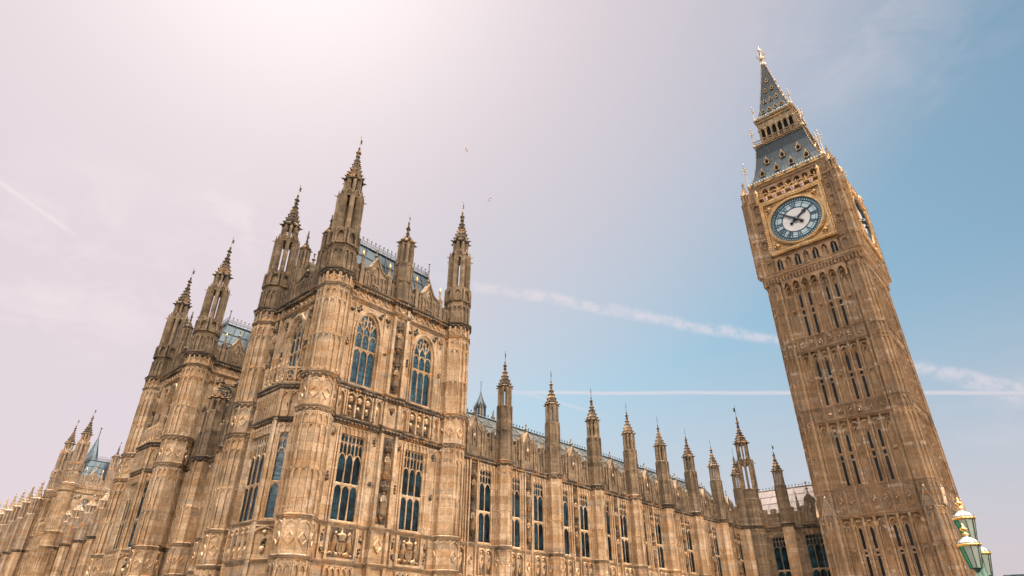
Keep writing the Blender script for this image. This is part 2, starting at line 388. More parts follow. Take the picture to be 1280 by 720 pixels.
@sooty
def crocket_cap(mb, c, a, z0, z1, zt, n=8, big=1.0, steps=5):
    """ogee stone cap with crockets up the edges and a leafy finial"""
    k = 1/math.cos(PI/8); H = z1-z0
    prof = [(a*1.16*k, z0-.14*H), (a*1.16*k, z0-.05*H), (a*k, z0), (a*.88*k, z0+.16*H), (a*.68*k, z0+.36*H), (a*.48*k, z0+.55*H), (a*.33*k, z0+.77*H), (a*.2*k, z1), (a*.1*k, zt)]
    mb.lathe(c, prof)
    def rad(z):
        for (r0, y0), (r1, y1) in zip(prof[2:], prof[3:]):
            if y0 <= z <= y1: return r0+(r1-r0)*(z-y0)/(y1-y0)
        return prof[-1][0]
    for j in range(n):
        t = PI/8+2*PI*j/n; d = Vector((math.cos(t), math.sin(t), 0))
        mb.lump(Vector(c)+d*(a*1.32)+Vector((0, 0, z0-.06*H)), a*.2*big, 1.5, .8, .8, t)
        for q in range(steps):
            z = z0+H*(.1+.86*q/(steps-.5)); mb.lump(Vector(c)+d*(rad(z)/k+a*.05)+Vector((0, 0, z)), a*(.2-.018*q)*big, 1.4, .8, 1.1, t)
    L_ = zt-z1
    for q, rr in ((.15, .2), (.5, .24), (.62, .15), (.92, .1)):
        for j in range(4):
            t = PI/4*2*j; mb.lump(Vector(c)+Vector((math.cos(t)*a*rr, math.sin(t)*a*rr, z1+L_*q)), a*rr*.75*big)
        mb.lump(Vector(c)+Vector((0, 0, z1+L_*q)), a*rr*.8)
def vane(c, z0, z1, big=1, n=0):
    mb = MB(); h = z1-z0
    mb.tube([Vector(c)+Vector((0, 0, z0)), Vector(c)+Vector((0, 0, z1))], .025*big, 5)
    f = Fr(Vector(c), R(25+n*37))
    mb.prism(f, [(0, z0+h*.5), (.26*big, z0+h*.55), (.2*big, z0+h*.68), (.28*big, z0+h*.82), (0, z0+h*.86)], -.015, .015)
    mb.lump(Vector(c)+Vector((0, 0, z1)), .06*big)
    return mb
class Multi(dict):
    def __missing__(s, k): s[k] = MB(); return s[k]
    def build(s, name, mats, parent):
        for k, m in s.items(): m.build(name, mats(k) if callable(mats) else mats, parent)
def sq(mb, prof):
    """moulding carried round a square plan"""
    mb.lathe((0, 0, 0), [(h*math.sqrt(2), z) for h, z in prof], 4, PI/4)
def lantern(mb, c, a, z0, z1, post=.26, head=.6, gab=True, core=0):
    """open octagonal stage: eight posts, arched heads, gablets and gargoyles"""
    k = 1/math.cos(PI/8)
    for j in range(8):
        t = PI/8+j*PI/4; d = Vector((math.cos(t), math.sin(t), 0)); o = Vector(c)+d*(a*k)
        f = Fr(o, t-PI/2+PI)   # outward frame at the arris
        f = Fr(o, math.atan2(d.x, -d.y))
        mb.box(f, -post*a/2, post*a/2, z0, z1, -post*a*.8, post*a*.22)
        mb.box(f, -post*a*.28, post*a*.28, z0, z1+.12*a, post*a*.2, post*a*.5, cap=.1)
        if gab:
            mb.lathe(o+d*(.1*a), [(.09*a, z1-.1), (.09*a, z1+.25*a), (.0, z1+.75*a)], 4, 0)
            mb.lump(o+d*(.3*a)+Vector((0, 0, z1-.05)), .1*a, 2.6, .7, .7, t)
    F_, hw = facets(c, a)
    for f in F_:
        arch(mb, f, -hw, hw, z1-head, z1-.06, .07*a+.02, -.25*a, -.02)
        A = archpts(-hw, hw, z1-head, z1-.06, 5); mb.prism(f, [(-hw, z1)] + A + [(hw, z1)], -.2*a, -.06*a)
        if gab:
            mb.bar(f, (-hw, z1-.05), (0, z1+.62*a), .1*a, -.08, .06*a); mb.bar(f, (hw, z1-.05), (0, z1+.62*a), .1*a, -.08, .06*a)
            mb.lump(f.p(0, z1+.72*a, 0), .1*a)
    mb.lathe(c, [((a-.02)*k, z0-.12), ((a+.1)*k, z0-.1), ((a+.1)*k, z0), (a*.3, z0)])
    mb.lathe(c, [(a*k*.96, z1-.02), (a*k*1.02, z1+.1), (a*k*.8, z1+.2)])
    if core: octo(mb, c, core*a, z0, z1)


def statue_mesh():
    mb = MB(); rnd = random.Random(3)
    mb.lathe((0, 0, 0), [(.20, 0), (.22, .12), (.17, .4), (.18, .75), (.21, 1.05), (.16, 1.22), (.07, 1.28)], 8, sm=True, sy=.75)
    mb.lathe((0, 0, 1.27), [(.03, 0), (.10, .06), (.105, .16), (.06, .25)], 8, sm=True)
    mb.tube([(-.2, 0, 1.12), (-.24, -.1, .85), (-.08, -.2, .78)], [.07, .065, .05]); mb.tube([(.2, 0, 1.12), (.25, -.06, .8), (.2, -.16, .55)], [.07, .065, .05])
    for k in range(7): mb.tube([(-.16+k*.053, -.14, .05), (-.12+k*.04, -.155, .9)], .02, 4)
    return mb.mesh('statue', M_CARVE)
ME_STATUE = statue_mesh()
@sooty
def canopy(mb, f, u, v, w, s=1):
    c = f.p(u, v, w)
    mb.lathe(c, [(.3*s, 0), (.33*s, .08), (.3*s, .3*s), (.2*s, .36*s), (.12*s, .8*s), (.03, 1.2*s)], 8)
    for j in range(8):
        t = PI/8+j*PI/4; mb.lump(c+Vector((math.cos(t)*.3*s, math.sin(t)*.3*s, .3*s)), .08*s, 1, 1, 2); mb.lump(c+Vector((math.cos(t)*.16*s, math.sin(t)*.16*s, .6*s)), .06*s)
@sooty
def pedestal(mb, f, u, v, w, s=1):
    mb.lathe(f.p(u, v, w), [(.05, -.55*s), (.12*s, -.42*s), (.2*s, -.2*s), (.3*s, -.1*s), (.3*s, 0)], 8)
    for j in range(5): mb.lump(f.p(u+(j-2)*.09*s, v-.22*s, w+.16*s), .09*s)
def window_mesh(w, v1, lights, tr, arched=None, tops=.7, d=.2, t=.12):
    """stone frame, mullions, transom and tracery, in a frame u centred, v from 0"""
    mb = MB(); f = Fr((0, 0, 0), 0); h = w/2
    vs = arched if arched else v1
    mb.box(f, -h, -h+t, 0, vs, -d, .0); mb.box(f, h-t, h, 0, vs, -d, .0); mb.box(f, -h, h, 0, .1, -d, .02, cap=.06)
    s = (w-2*t)/lights; e = t*.58
    for k in range(1, lights):
        u = -h+t+k*s; mb.box(f, u-e/2, u+e/2, .1, vs+(0 if not arched else .05), -d*.9, -.07)
    mb.box(f, -h+t, h-t, tr-.09, tr+.09, -d*.9, -.05, cap=.05)
    for lv in ([tr-.1] if tr else []) + [vs-tops]:
        for k in range(lights):
            a = -h+t+k*s+e/2; b = a+s-e
            A = archpts(a-.01, b+.01, lv-.34, lv, 5); low = lv == tr-.1
            if low: mb.prism(f, [(a-.01, lv+.02)] + A + [(b+.01, lv+.02)], -d*.9, -.08)
            else: arch(mb, f, a-.02, b+.02, lv-.36, lv+.03, .06, -d*.9, -.07, 5)
    if not arched:
        # small tracery lights over the main ones
        for k in range(lights):
            a = -h+t+k*s; c = a+s/2; z0 = vs-tops
            mb.box(f, c-.022, c+.022, z0, vs-.12, -d*.9, -.08)
            for q in (0, 1):
                x0 = a+q*s/2; arch(mb, f, x0+.01, x0+s/2-.01, z0+tops*.42, z0+tops*.62, .04, -d*.9, -.08, 4)
                A = archpts(x0, x0+s/2, vs-.26, vs-.04, 4); mb.prism(f, [(x0, vs)] + A + [(x0+s/2, vs)], -d*.9, -.08)
        mb.box(f, -h, h, vs, v1+.02, -d, 0)
    else:
        arch(mb, f, -h, h, vs, v1, t, -d, 0, 8)
        for k in range(1, lights):
            u = -h+t+k*s; 
            for sg in (-1, 1):
                mb.bar(f, (u, vs), (u+sg*s*.5, vs+(v1-vs)*.36), .075, -d*.85, -.1)
                if abs(u+sg*s) < h*.8: pass
            mb.bar(f, (u, vs+.1), (u, vs+(v1-vs)*.72), .07, -d*.85, -.1)
        for k in range(lights):
            a = -h+t+k*s; c = a+s/2
            mb.bar(f, (c, vs+(v1-vs)*.3), (c, vs+(v1-vs)*(.9 if lights % 2 and k == lights//2 else .62)), .06, -d*.85, -.1)
            for q in (-1, 1):
                top = vs+(v1-vs)*(.68 if k == lights//2 else .5)
                mb.bar(f, (c, top-.25), (c+q*s*.25, top), .055, -d*.85, -.1); mb.bar(f, (c+q*s*.5, top-.22), (c+q*s*.25, top), .055, -d*.85, -.1)
    gl = MB()
    if arched:
        P = [(-h+.02, .05)] + archpts(-h+.02, h-.02, vs, v1-.03, 8) + [(h-.02, .05)]; gl.prism(f, P, -d-.03, -d+.04)
    else: gl.box(f, -h+.02, h-.02, .05, v1-.02, -d-.03, -d+.04)
    return mb, gl
def make_window(parent, meshes, loc, rz):
    o = put('window', meshes[0], parent, loc, rz); put('glass', meshes[1], o); return o
def wall(mb, f, u0, u1, v0, v1, ops, th=.55):
    """masonry between u0 and u1 with window openings (ua, ub, sill, spring, apex or None)"""
    x = u0
    cols = {}
    for o in ops: cols.setdefault((o[0], o[1]), []).append(o)
    for (a, b) in sorted(cols):
        mb.box(f, x, a, v0, v1, -th, 0); y = v0
        for o in sorted(cols[(a, b)], key=lambda t: t[2]):
            mb.box(f, a, b, y, o[2], -th, 0)
            if o[4]:
                A = archpts(a, b, o[3], o[4], 8); top = o[4]+.04; mb.prism(f, [(a, top)] + A + [(b, top)], -th, 0); y = top
            else: y = o[3]
        mb.box(f, a, b, y, v1, -th, 0); x = b
    mb.box(f, x, u1, v0, v1, -th, 0)
def arms(f0, w, h):
    """royal arms in relief: crowned shield, two beasts, carved bases"""
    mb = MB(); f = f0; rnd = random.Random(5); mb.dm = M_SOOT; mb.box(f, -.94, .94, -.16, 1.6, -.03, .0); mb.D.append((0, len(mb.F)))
    mb.prism(f, [(-.32, .75), (.32, .75), (.32, .35), (.16, .12), (0, .02), (-.16, .12), (-.32, .35)], -.1, .12)
    for q in (-.11, .11): mb.box(f, q-.05, q+.05, .25, .68, .1, .16)
    mb.lathe(f.p(0, .8, .05), [(.26, 0), (.28, .07), (.24, .12), (.3, .3), (.22, .45), (.05, .52), (.05, .66)], 8, sm=True)
    for j in range(6): mb.lump(f.p(-.25+j*.1, 1.12, .15), .07, 1, 1, 1.4)
    mb.lump(f.p(0, 1.5, .05), .09)
    for s in (-1, 1):
        mb.tube([f.p(s*.55, .15, .0), f.p(s*.58, .5, .12), f.p(s*.5, .85, .14), f.p(s*.56, 1.12, .1)], [.12, .17, .15, .12], 7)
        mb.lump(f.p(s*.5, 1.2, .16), .17, 1.1, 1, 1); mb.lump(f.p(s*.4, 1.14, .22), .09)
        mb.tube([f.p(s*.5, .8, .18), f.p(s*.36, .72, .2)], .06, 5); mb.tube([f.p(s*.55, .25, .1), f.p(s*.42, .05, .16)], .08, 5)
        mb.tube([f.p(s*.68, .3, 0), f.p(s*.85, .7, .03), f.p(s*.8, 1.2, .05), f.p(s*.88, 1.55, .02)], [.06, .07, .08, .03], 5)
        for k in range(5): mb.lump(f.p(s*rnd.uniform(.3, .85), rnd.uniform(-.05, .12), .08), .12, 1.2, 1, .9)
        mb.lathe(f.p(s*.34, -.12, .1), [(.05, 0), (.16, .06), (.18, .16), (.08, .27)], 7, sm=True)
    return mb
def crowns(mb, f, u0, u1, v0, v1, n, w=0):
    """narrow panels each with a carved crown over a badge"""
    s = (u1-u0)/n
    panels(mb, f, u0, u1, v0, v1, n, w, .12, .1, heads=(v1-.03,), hh=.35)
    backing(mb, f, u0, u1, v0, v1, w+.02)
    for k in range(n):
        u = u0+(k+.5)*s; c = f.p(u, v0+(v1-v0)*.58, w+.05)
        mb.lathe(c, [(.17, 0), (.19, .07), (.15, .12), (.2, .28), (.12, .38), (.03, .44)], 8, sm=True)
        for j in range(5): mb.lump(f.p(u-.16+j*.08, v0+(v1-v0)*.58+.24, w+.16), .05, 1, 1, 1.5)
        mb.lump(f.p(u, v0+(v1-v0)*.36, w+.03), .2, .9, .7, 1.1); foliage(mb, f, u, v0+.3, .22, w, 6)

# ------------------------------------------------------------------ setting
def plain(name, u0, u1, y0, y1, z, mat, thick=.0, kind='structure'):
    mb = MB(); f = Fr((0, 0, 0), 0)
    mb.face([(u0, y0, z), (u1, y0, z), (u1, y1, z), (u0, y1, z)]); o = mb.build(name, mat); o['kind'] = kind; return o
M_GROUND = stone('paving', [(.33, .28, .22), (.27, .23, .18), (.38, .34, .28)], stain=.15)
M_ROAD = pmat('asphalt', (.05, .05, .05), .9)
M_WATER = pmat('river_water', (.05, .055, .045), .12)
plain('ground', -9.0, 6000, -6000, 6000, 0, M_GROUND)
plain('river_water', -6000, -9.0, -6000, 6000, -2.6, M_WATER)

# ------------------------------------------------------------------ river-front pavilion towers
L0, L1, L2, L3, L4, L5 = 8.06, 10.26, 16.89, 19.23, 25.9, 27.1
PW, PD = 11.9, 9.45          # turret centre spacing: north face and river face
ME_WLO = [m.mesh('window', M_STONE) if i == 0 else m.mesh('glass', M_DGLASS) for i, m in enumerate(window_mesh(2.05, 5.5, 3, 2.3, None, 1.25))]
ME_WUP = [m.mesh('window', M_STONE) if i == 0 else m.mesh('glass', M_GLASS) for i, m in enumerate(window_mesh(2.05, 5.65, 3, 2.75, 4.2, .25))]
ME_WSIDE = [m.mesh('window', M_STONE) if i == 0 else m.mesh('glass', M_GLASS) for i, m in enumerate(window_mesh(.78, 5.5, 1, 2.3, None, 1.0))]
ME_WBAY = [m.mesh('window', M_STONE) if i == 0 else m.mesh('glass', M_DGLASS) for i, m in enumerate(window_mesh(2.9, 5.5, 4, 2.3, None, 1.25))]
TA = .98
def turret_lower():
    mb = MB(); c = (0, 0, 0); a = TA
    octo(mb, c, a, -.02, L5-.2)
    F_, hw = facets(c, a)
    for f in F_:
        for z0, z1, hs in ((0.2, L0-.3, (4.2, L0-.5)), (L1+.1, L2-.45, (12.9, 15.65, 16.35)), (L3+.1, L4-.35, (21.9, 24.6, 25.4)), (L4, L5-.4, ())):
            panels(mb, f, -hw, hw, z0, z1, 2, -.02, .1, .085, hs, .34)
        for z0, z1 in ((L0, L1-.3), (L2, L3-.45)):
            panels(mb, f, -hw, hw, z0, z1, 1, -.02, .08, .08, (z1-.05,), .4); lozenge(mb, f, 0, (z0+z1)/2-.1, .36, -.02, .09, .075, .8)
        lozenge(mb, f, 0, (L4+L5)/2-.15, .3, -.02, .09, .07, .9)
    return mb.mesh('turret_shaft', M_STONE)
def turret_rings():
    L_ = []; a = TA
    for z, p, h, b, m in ((L0, .16, .32, False, M_CORN2), (L1, .17, .34, False, M_CORN2), (L2, .26, .45, True, M_CORN2), (L3, .28, .5, True, M_CORN2), (L4, .24, .36, False, M_CORN2), (L5, .32, .55, True, M_CORN), (3.0, .2, .4, False, M_STONE)):
        mb = MB(); ring(mb, (0, 0, 0), a, z, p, h, b); L_.append(mb.mesh('string_course', m))
    return L_
def turret_upper():
    mb = MB(); c = (0, 0, 0)
    octo(mb, c, .92, L5-.1, 29.05); octo(mb, c, .88, 29.05, 30.62)
    ring(mb, c, .9, 29.15, .12, .22, False); ring(mb, c, .86, 30.7, .12, .2, False)
    F_, hw = facets(c, .92)
    for f in F_: panels(mb, f, -hw, hw, L5, 28.9, 2, -.02, .1, .08, (28.75,), .3)
    F_, hw = facets(c, .88)
    for f in F_: panels(mb, f, -hw*.9, hw*.9, 29.2, 30.5, 1, -.02, .16, .13, (30.4,), .45, sill=True)
    lantern(mb, c, .82, 30.7, 34.0, .40, .6)
    octo(mb, c, .70, 33.95, 34.5, .56)
    lantern(mb, c, .56, 34.3, 35.75, .42, .4, False)
    crocket_cap(mb, c, .64, 35.95, 38.2, 39.35, big=1.15)
    return mb.mesh('turret_spire', M_WEATH)
ME_TL, ME_TR, ME_TU = turret_lower(), turret_rings(), turret_upper()
M_VANE = pmat('tarnished_gilt', (.22, .17, .1), .45, .6)
ME_VANE = vane((0, 0, 0), 39.2, 40.55).mesh('weather_vane', M_VANE)
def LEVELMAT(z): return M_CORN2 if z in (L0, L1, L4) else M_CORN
def facade_north(root, f, W, back=False):
    """two-window face between corner turrets; f has u=0 at the left turret centre, w=0 on the wall face"""
    mb, co, pa = MB(), Multi(), MB()
    wc = (3.2, W-3.3); mid = (wc[0]+wc[1])/2; hw = 1.02
    ops = []
    for c in wc:
        ops += [(c-hw, c+hw, 10.33, 15.83, None), (c-hw, c+hw, 19.42, 23.62, 25.07), (c-hw, c+hw, 2.2, 6.9, None)]
    wall(mb, f, .3, W-.3, 0, L5, ops)
    for c in wc:
        for z, me in ((10.33, ME_WLO), (19.42, ME_WUP)): make_window(root, me, f.p(c, z, -.07), f.a)
        mb.box(f, c-hw, c+hw, 2.2, 6.9, -.5, -.4)
        # hood moulds, jamb shafts
        arch(mb, f, c-hw-.14, c+hw+.14, 23.6, 25.3, .16, 0, .16, 8); arch(mb, f, c-hw-.3, c+hw+.3, 23.6, 25.5, .1, 0, .08, 8)
        for s in (-1, 1):
            e = c+s*(hw+.1)
            for z0, z1 in ((L1, 16.2), (L3, 23.6)): mb.box(f, e-.07, e+.07, z0, z1, 0, .14); mb.box(f, e+s*.18-.04, e+s*.18+.04, z0, z1, 0, .08)
            # carved bosses half way up the piers and spandrel foliage
            for z in (12.9, 22.3): foliage(mb, f, c+s*(hw+.62), z, .3, .03, 9, int(c*10)+s)
            foliage(mb, f, c+s*.95, 25.1, .38, .0, 10, 40+s); foliage(mb, f, c+s*(hw+.6), 24.9, .36, 0, 9, 44+s)
            foliage(mb, f, c+s*(hw+.62), 15.7, .3, 0, 9, 47+s)
            for z0, z1, hs in ((L1+.05, 16.2, (16.1,)), (L3+.05, L4-.3, (25.5,))): panels(mb, f, c+s*(hw+.62)-.3, c+s*(hw+.62)+.3, z0, z1, 1, 0, .05, .06, hs, .45)
        panels(mb, f, c-hw, c+hw, 15.88, 16.35, 6, 0, .06, .06, (16.32,), .2)
        # lower panel with the royal arms
        mb.box(f, c-1.08, c-.96, L0, L1-.3, 0, .2); mb.box(f, c+.96, c+1.08, L0, L1-.3, 0, .2)
        arms(f.at(c, 8.35, .04), 1.9, 1.7).build('coat_of_arms', M_CARVE, root)
        mb.box(f, c-.95, c+.95, 8.05, 8.2, 0, .16)
        for s in (-1, 1):
            foliage(mb, f, c+s*1.38, 9.4, .3, 0, 10, 60+s); foliage(mb, f, c+s*1.38, 8.6, .3, 0, 10, 63+s); panels(mb, f, c+s*1.38-.25, c+s*1.38+.25, L0, L1-.3, 1, 0, .12, .08)
        panels(mb, f, c-1.02, c+1.02, 7.0, L0-.3, 5, 0, .12, .08, (L0-.4,), .35)
        crowns(mb, f, c-1.05, c+1.05, L2+.1, L3-.5, 3, 0)
        for s in (-1, 1):
            x = c+s*1.55; panels(mb, f, x-.28, x+.28, L2+.1, L3-.5, 1, 0, .16, .1, (L3-.6,), .5); mb.lump(f.p(x, 17.9, .02), .2, .9, .7, 2.4)
        # frieze of lozenges
        for k in range(6): lozenge(mb, f, c-1.45+k*.58, (L4+L5)/2-.12, .27, 0, .09, .07, .95)
    # middle buttress
    mb.box(f, mid-.78, mid+.78, 0, L5-.1, 0, .12); mb.box(f, mid-.42, mid+.42, 0, L5-.1, .1, .2)
    for s in (-1, 1): mb.box(f, mid+s*.62-.12, mid+s*.62+.12, 0, L5-.1, .1, .38)
    for z0, hs in ((11.0, 1.45), (13.6, 1.5), (20.0, 1.5), (23.0, 1.6)):
        pedestal(mb, f, mid, z0, .3); canopy(mb, f, mid, z0+1.55, .3, .9)
        put('statue', ME_STATUE, root, f.p(mid, z0, .32), f.a)
    for z0, z1 in ((L1+.2, 16.2), (L3+.2, 25.4)): backing(mb, f, mid-.4, mid+.4, z0, z1, .225)
    lozenge(mb, f, mid, 9.1, .42, .2, .1, .08, .75); lozenge(mb, f, mid, (L4+L5)/2-.12, .36, .2, .12, .08); 
    pedestal(mb, f, mid, 18.3, .25, .8)
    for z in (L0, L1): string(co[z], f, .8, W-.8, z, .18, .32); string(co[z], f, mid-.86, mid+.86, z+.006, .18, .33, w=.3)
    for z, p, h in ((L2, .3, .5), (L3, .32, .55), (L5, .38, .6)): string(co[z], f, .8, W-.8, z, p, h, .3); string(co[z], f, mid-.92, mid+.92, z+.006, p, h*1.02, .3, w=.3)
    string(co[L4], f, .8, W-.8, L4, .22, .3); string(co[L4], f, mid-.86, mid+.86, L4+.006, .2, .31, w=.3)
    # parapet with gabled dormer panels
    pa.box(f, .8, W-.8, L5-.3, 28.25, -.45, -.05)
    n = int((W-2.2)/.42); s = (W-2.2)/n
    for k in range(n+1):
        u = 1.1+k*s; pa.box(f, u-.05, u+.05, L5, 28.45, -.06, .05)
        if k < n: cusp(pa, f, u, u+s, 27.9, 28.2, .06, -.06, .03)
    for k in range(int((W-2.2)/1.05)):
        u = 1.35+k*1.05
        if abs(u-wc[0]) > 1 and abs(u-wc[1]) > 1 and abs(u-mid) > .7: pa.box(f, u-.26, u+.26, 28.2, 28.75, -.42, -.06, cap=.05)
    pa.box(f, .8, W-.8, 28.2, 28.34, -.5, .04)
    for c in wc:
        P = [(c-1.0, L5), (c+1.0, L5), (c+1.0, 28.6), (c+.55, 28.9), (c, 29.8), (c-.55, 28.9), (c-1.0, 28.6)]
        pa.prism(f, P, -.5, .06)
        for a_, b_ in (((c-1.05, 28.6), (c-.5, 28.95)), ((c-.5, 28.95), (c, 29.9)), ((c+1.05, 28.6), (c+.5, 28.95)), ((c+.5, 28.95), (c, 29.9))): pa.bar(f, a_, b_, .13, -.55, .16)
        arch(pa, f, c-.34, c+.34, 28.3, 29.2, .08, .05, .18, 5); pa.box(f, c-.34, c-.26, 27.5, 28.3, .05, .18); pa.box(f, c+.26, c+.34, 27.5, 28.3, .05, .18); pa.box(f, c-.3, c+.3, 27.4, 27.5, .05, .2)
        panels(pa, f, c-1, c+1, L5+.1, 28.4, 6, .06, .05, .06, (28.35,), .3)
        pa.lump(f.p(c, 28.1, .06), .16, 1, 1, 2.6)
        for k in range(3):
            for s_ in (-1, 1): pa.lump(f.p(c+s_*(.12+k*.2), 29.75-k*.36, 0), .1)
        pa.lathe(f.p(c, 29.8, -.2), [(.1, 0), (.06, .35), (.17, .5), (.05, .62), (.04, .9), (.1, 1.0), (.0, 1.15)], 6)
        for s_ in (-1, 1):
            x = c+s_*1.3; pa.box(f, x-.16, x+.16, L5, 28.9, -.3, .16); pa.lathe(f.p(x, 28.85, -.07), [(.25, 0), (.12, .3), (.05, .75), (.12, .85), (0, 1.0)], 6)
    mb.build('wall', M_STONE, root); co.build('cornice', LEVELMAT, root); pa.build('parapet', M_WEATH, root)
    for c in wc:
        for s_ in (-1, 1): gb = MB(); gb.lathe(f.p(c+s_*1.3, 29.75, -.07), [(.03, 0), (.1, .08), (.11, .18), (.05, .28), (.02, .45)], 7, sm=True); gb.build('gilded_finial', M_BGOLD, root)
    pin = MB(); small_pinnacle(pin, f.p(mid, 0, -.1), .62, L5-.4, 30.6, 32.6, 33.2, 34.1, 35.0, True); o = pin.build('pinnacle', M_WEATH, root)
    vane(f.p(mid, 0, -.1), 34.9, 35.7, .7).build('weather_vane', M_VANE, o)
def small_pinnacle(mb, c, a, z0, z1, z2, zc, zf, zt, blind=False):
    """slim octagonal pinnacle: panelled shaft, lantern stage, crocketed cap"""
    octo(mb, c, a, z0, z1); F_, hw = facets(c, a)
    zm = z0+(z1-z0)*.55
    for f in F_: panels(mb, f, -hw, hw, z0, z1, 1, -.01, .07, .07, (zm, z1-.08), .3)
    ring(mb, c, a, z1+.02, .1, .2, False)
    lantern(mb, c, a*.86, z1, z2, .42, .38, False, .42 if blind else 0)
    crocket_cap(mb, c, a*.92, z2+.18, zc+.35, zt, steps=4, big=1.15)
def facade_river(root, f, W):
    """river face with a canted oriel; u=0 at the left (far) turret centre"""
    mb, co, pa = MB(), Multi(), MB(); c = W/2
    B0, B1, pr = c-2.45, c+2.45, 1.0
    wall(mb, f, .3, W-.3, 0, L5, [(c-1.02, c+1.02, 20.0, 23.9, 25.2)])
    me = ME_WUP; o = make_window(root, me, f.p(c, 19.62, -.12), f.a)
    arch(mb, f, c-1.2, c+1.2, 23.8, 25.45, .16, 0, .18, 8)
    # oriel
    ob = MB(); oc = Multi()
    sides = [(f.p(B0, 0, 0), f.p(B0+1.0, 0, pr)), (f.p(B0+1.0, 0, pr), f.p(B1-1.0, 0, pr)), (f.p(B1-1.0, 0, pr), f.p(B1, 0, 0))]
    for i, (p, q) in enumerate(sides):
        d = q-p; an = math.atan2(d.y, d.x); ff = Fr(p, an); Lw = d.length; m = Lw/2
        hw = .39 if i != 1 else 1.45
        wall(ob, ff, 0, Lw, 0, L3-.2, [(m-hw, m+hw, 10.33, 15.83, None)], .3)
        WQ.append((ME_WSIDE if i != 1 else ME_WBAY, ff.p(m, 10.33, -.06), an))
        for z, p_, h in ((L0, .16, .3), (L1, .18, .34)): string(oc[z], ff, -.07, Lw+.07, z+.004*i, p_, h)
        string(oc[L2], ff, -.1, Lw+.1, L2+.004*i, .2, .4, .3); string(oc[L3], ff, -.12, Lw+.12, L3+.004*i, .32, .5, .3)
        n = 1 if i != 1 else 4
        panels(ob, ff, .12, Lw-.12, L2+.05, L3-.5, n*2, 0, .1, .09, (L3-.6,), .5); panels(ob, ff, .1, Lw-.1, L0+.05, L1-.3, n, 0, .14, .1, (L1-.4,), .3)
        for k in range(n):
            u = .12+(k+.5)*(Lw-.24)/n; foliage(ob, ff, u, 9.0, .3, .02, 12, i*7+k); foliage(ob, ff, u, 17.8, .26, .02, 8, i*9+k); ob.lump(ff.p(u, 9.55, .08), .2); ob.lump(ff.p(u, 8.55, .06), .22, 1, 1, 1.6)
        ob.box(ff, -.08, .12, 0, L3-.3, -.05, .16); ob.box(ff, Lw-.12, Lw+.08, 0, L3-.3, -.05, .16)
        panels(ob, ff, m-hw, m+hw, 15.86, 16.4, n*2, 0, .08, .06, (16.35,), .25)
        # open balustrade above
        ob.box(ff, 0, Lw, L3-.1, L3+.16, -.25, .05)
        nb = 2 if i != 1 else 5; s = Lw/nb
        for k in range(nb+1): ob.box(ff, k*s-.07, k*s+.07, L3, 20.75, -.16, .04); ob.lathe(ff.p(k*s, 20.7, -.06), [(.1, 0), (.13, .06), (.05, .3), (0, .42)], 4, PI/4)
        for k in range(nb): arch(ob, ff, k*s, (k+1)*s, 19.9, 20.35, .07, -.14, .0, 4); ob.box(ff, k*s, (k+1)*s, 20.35, 20.5, -.16, .03); lozenge(ob, ff, (k+.5)*s, 19.75, .22, -.1, .07, .06)
    ob.prism(Fr(f.p(0, L3-.25, 0)-Vector((0, 0, 0)), f.a), [(B0, 0), (B1, 0), (B1, .1), (B0, .1)], 0, pr*.4)
    top = [f.p(B0, L3-.12, -.1), f.p(B1, L3-.12, -.1), f.p(B1-1.0, L3-.12, pr), f.p(B0+1.0, L3-.12, pr)]; ob.face(top)
    orl = ob.build('oriel_bay', M_STONE, root); oc.build('cornice', LEVELMAT, orl)
    for mm, loc, an in WQ: make_window(orl, mm, loc, an)
    WQ.clear()
    # statue columns flanking the bay
    for s in (-1, 1):
        x = c+s*2.9
        mb.box(f, x-.42, x-.28, 0, L5-.4, 0, .24); mb.box(f, x+.28, x+.42, 0, L5-.4, 0, .24)
        for z0 in (11.2, 13.8, 20.2, 23.2):
            pedestal(mb, f, x, z0, .22, .85); canopy(mb, f, x, z0+1.5, .22, .8); put('statue', ME_STATUE, root, f.p(x, z0, .2), f.a)
        for z0, z1 in ((L1+.2, 16.2), (L3+.2, 25.4)): backing(mb, f, x-.27, x+.27, z0, z1, .03)
        foliage(mb, f, x, 18.2, .3, .05, 9, 3); foliage(mb, f, x, 9.2, .3, .05, 9, 4)
        for z in (24.9, 22.4): foliage(mb, f, c+s*1.65, z, .35, 0, 10, 70)
        panels(mb, f, c+s*1.75-.4, c+s*1.75+.4, L3, L4-.3, 2, 0, .06, .07, (22.2, 25.5), .4)
    for k in range(int((W-2.4)/.58)): lozenge(mb, f, 1.4+k*.58, (L4+L5)/2-.12, .27, 0, .09, .07, .95)
    for z0 in (L2, L3): string(co[z0], f, .8, B0-.02, z0, .3, .5, .3); string(co[z0], f, B1+.02, W-.8, z0, .3, .5, .3)
    for z0 in (L0, L1): string(co[z0], f, .8, B0-.02, z0, .2, .32); string(co[z0], f, B1+.02, W-.8, z0, .2, .32)
    string(co[L4], f, .8, W-.8, L4, .24, .34); string(co[L5], f, .8, W-.8, L5, .38, .6, .3)
    pa.box(f, .8, W-.8, L5-.3, 28.25, -.45, -.05); n = int((W-2.2)/.42); s = (W-2.2)/n
    for k in range(n+1):
        u = 1.1+k*s; pa.box(f, u-.05, u+.05, L5, 28.5, -.06, .05)
        if k < n: cusp(pa, f, u, u+s, 27.9, 28.2, .06, -.06, .03)
    for k in range(8): pa.box(f, 1.3+k*.95, 1.8+k*.95, 28.2, 28.85, -.42, -.06, cap=.05)
    P = [(c-1.2, L5), (c+1.2, L5), (c+1.2, 28.7), (c+.6, 29.0), (c, 30.0), (c-.6, 29.0), (c-1.2, 28.7)]
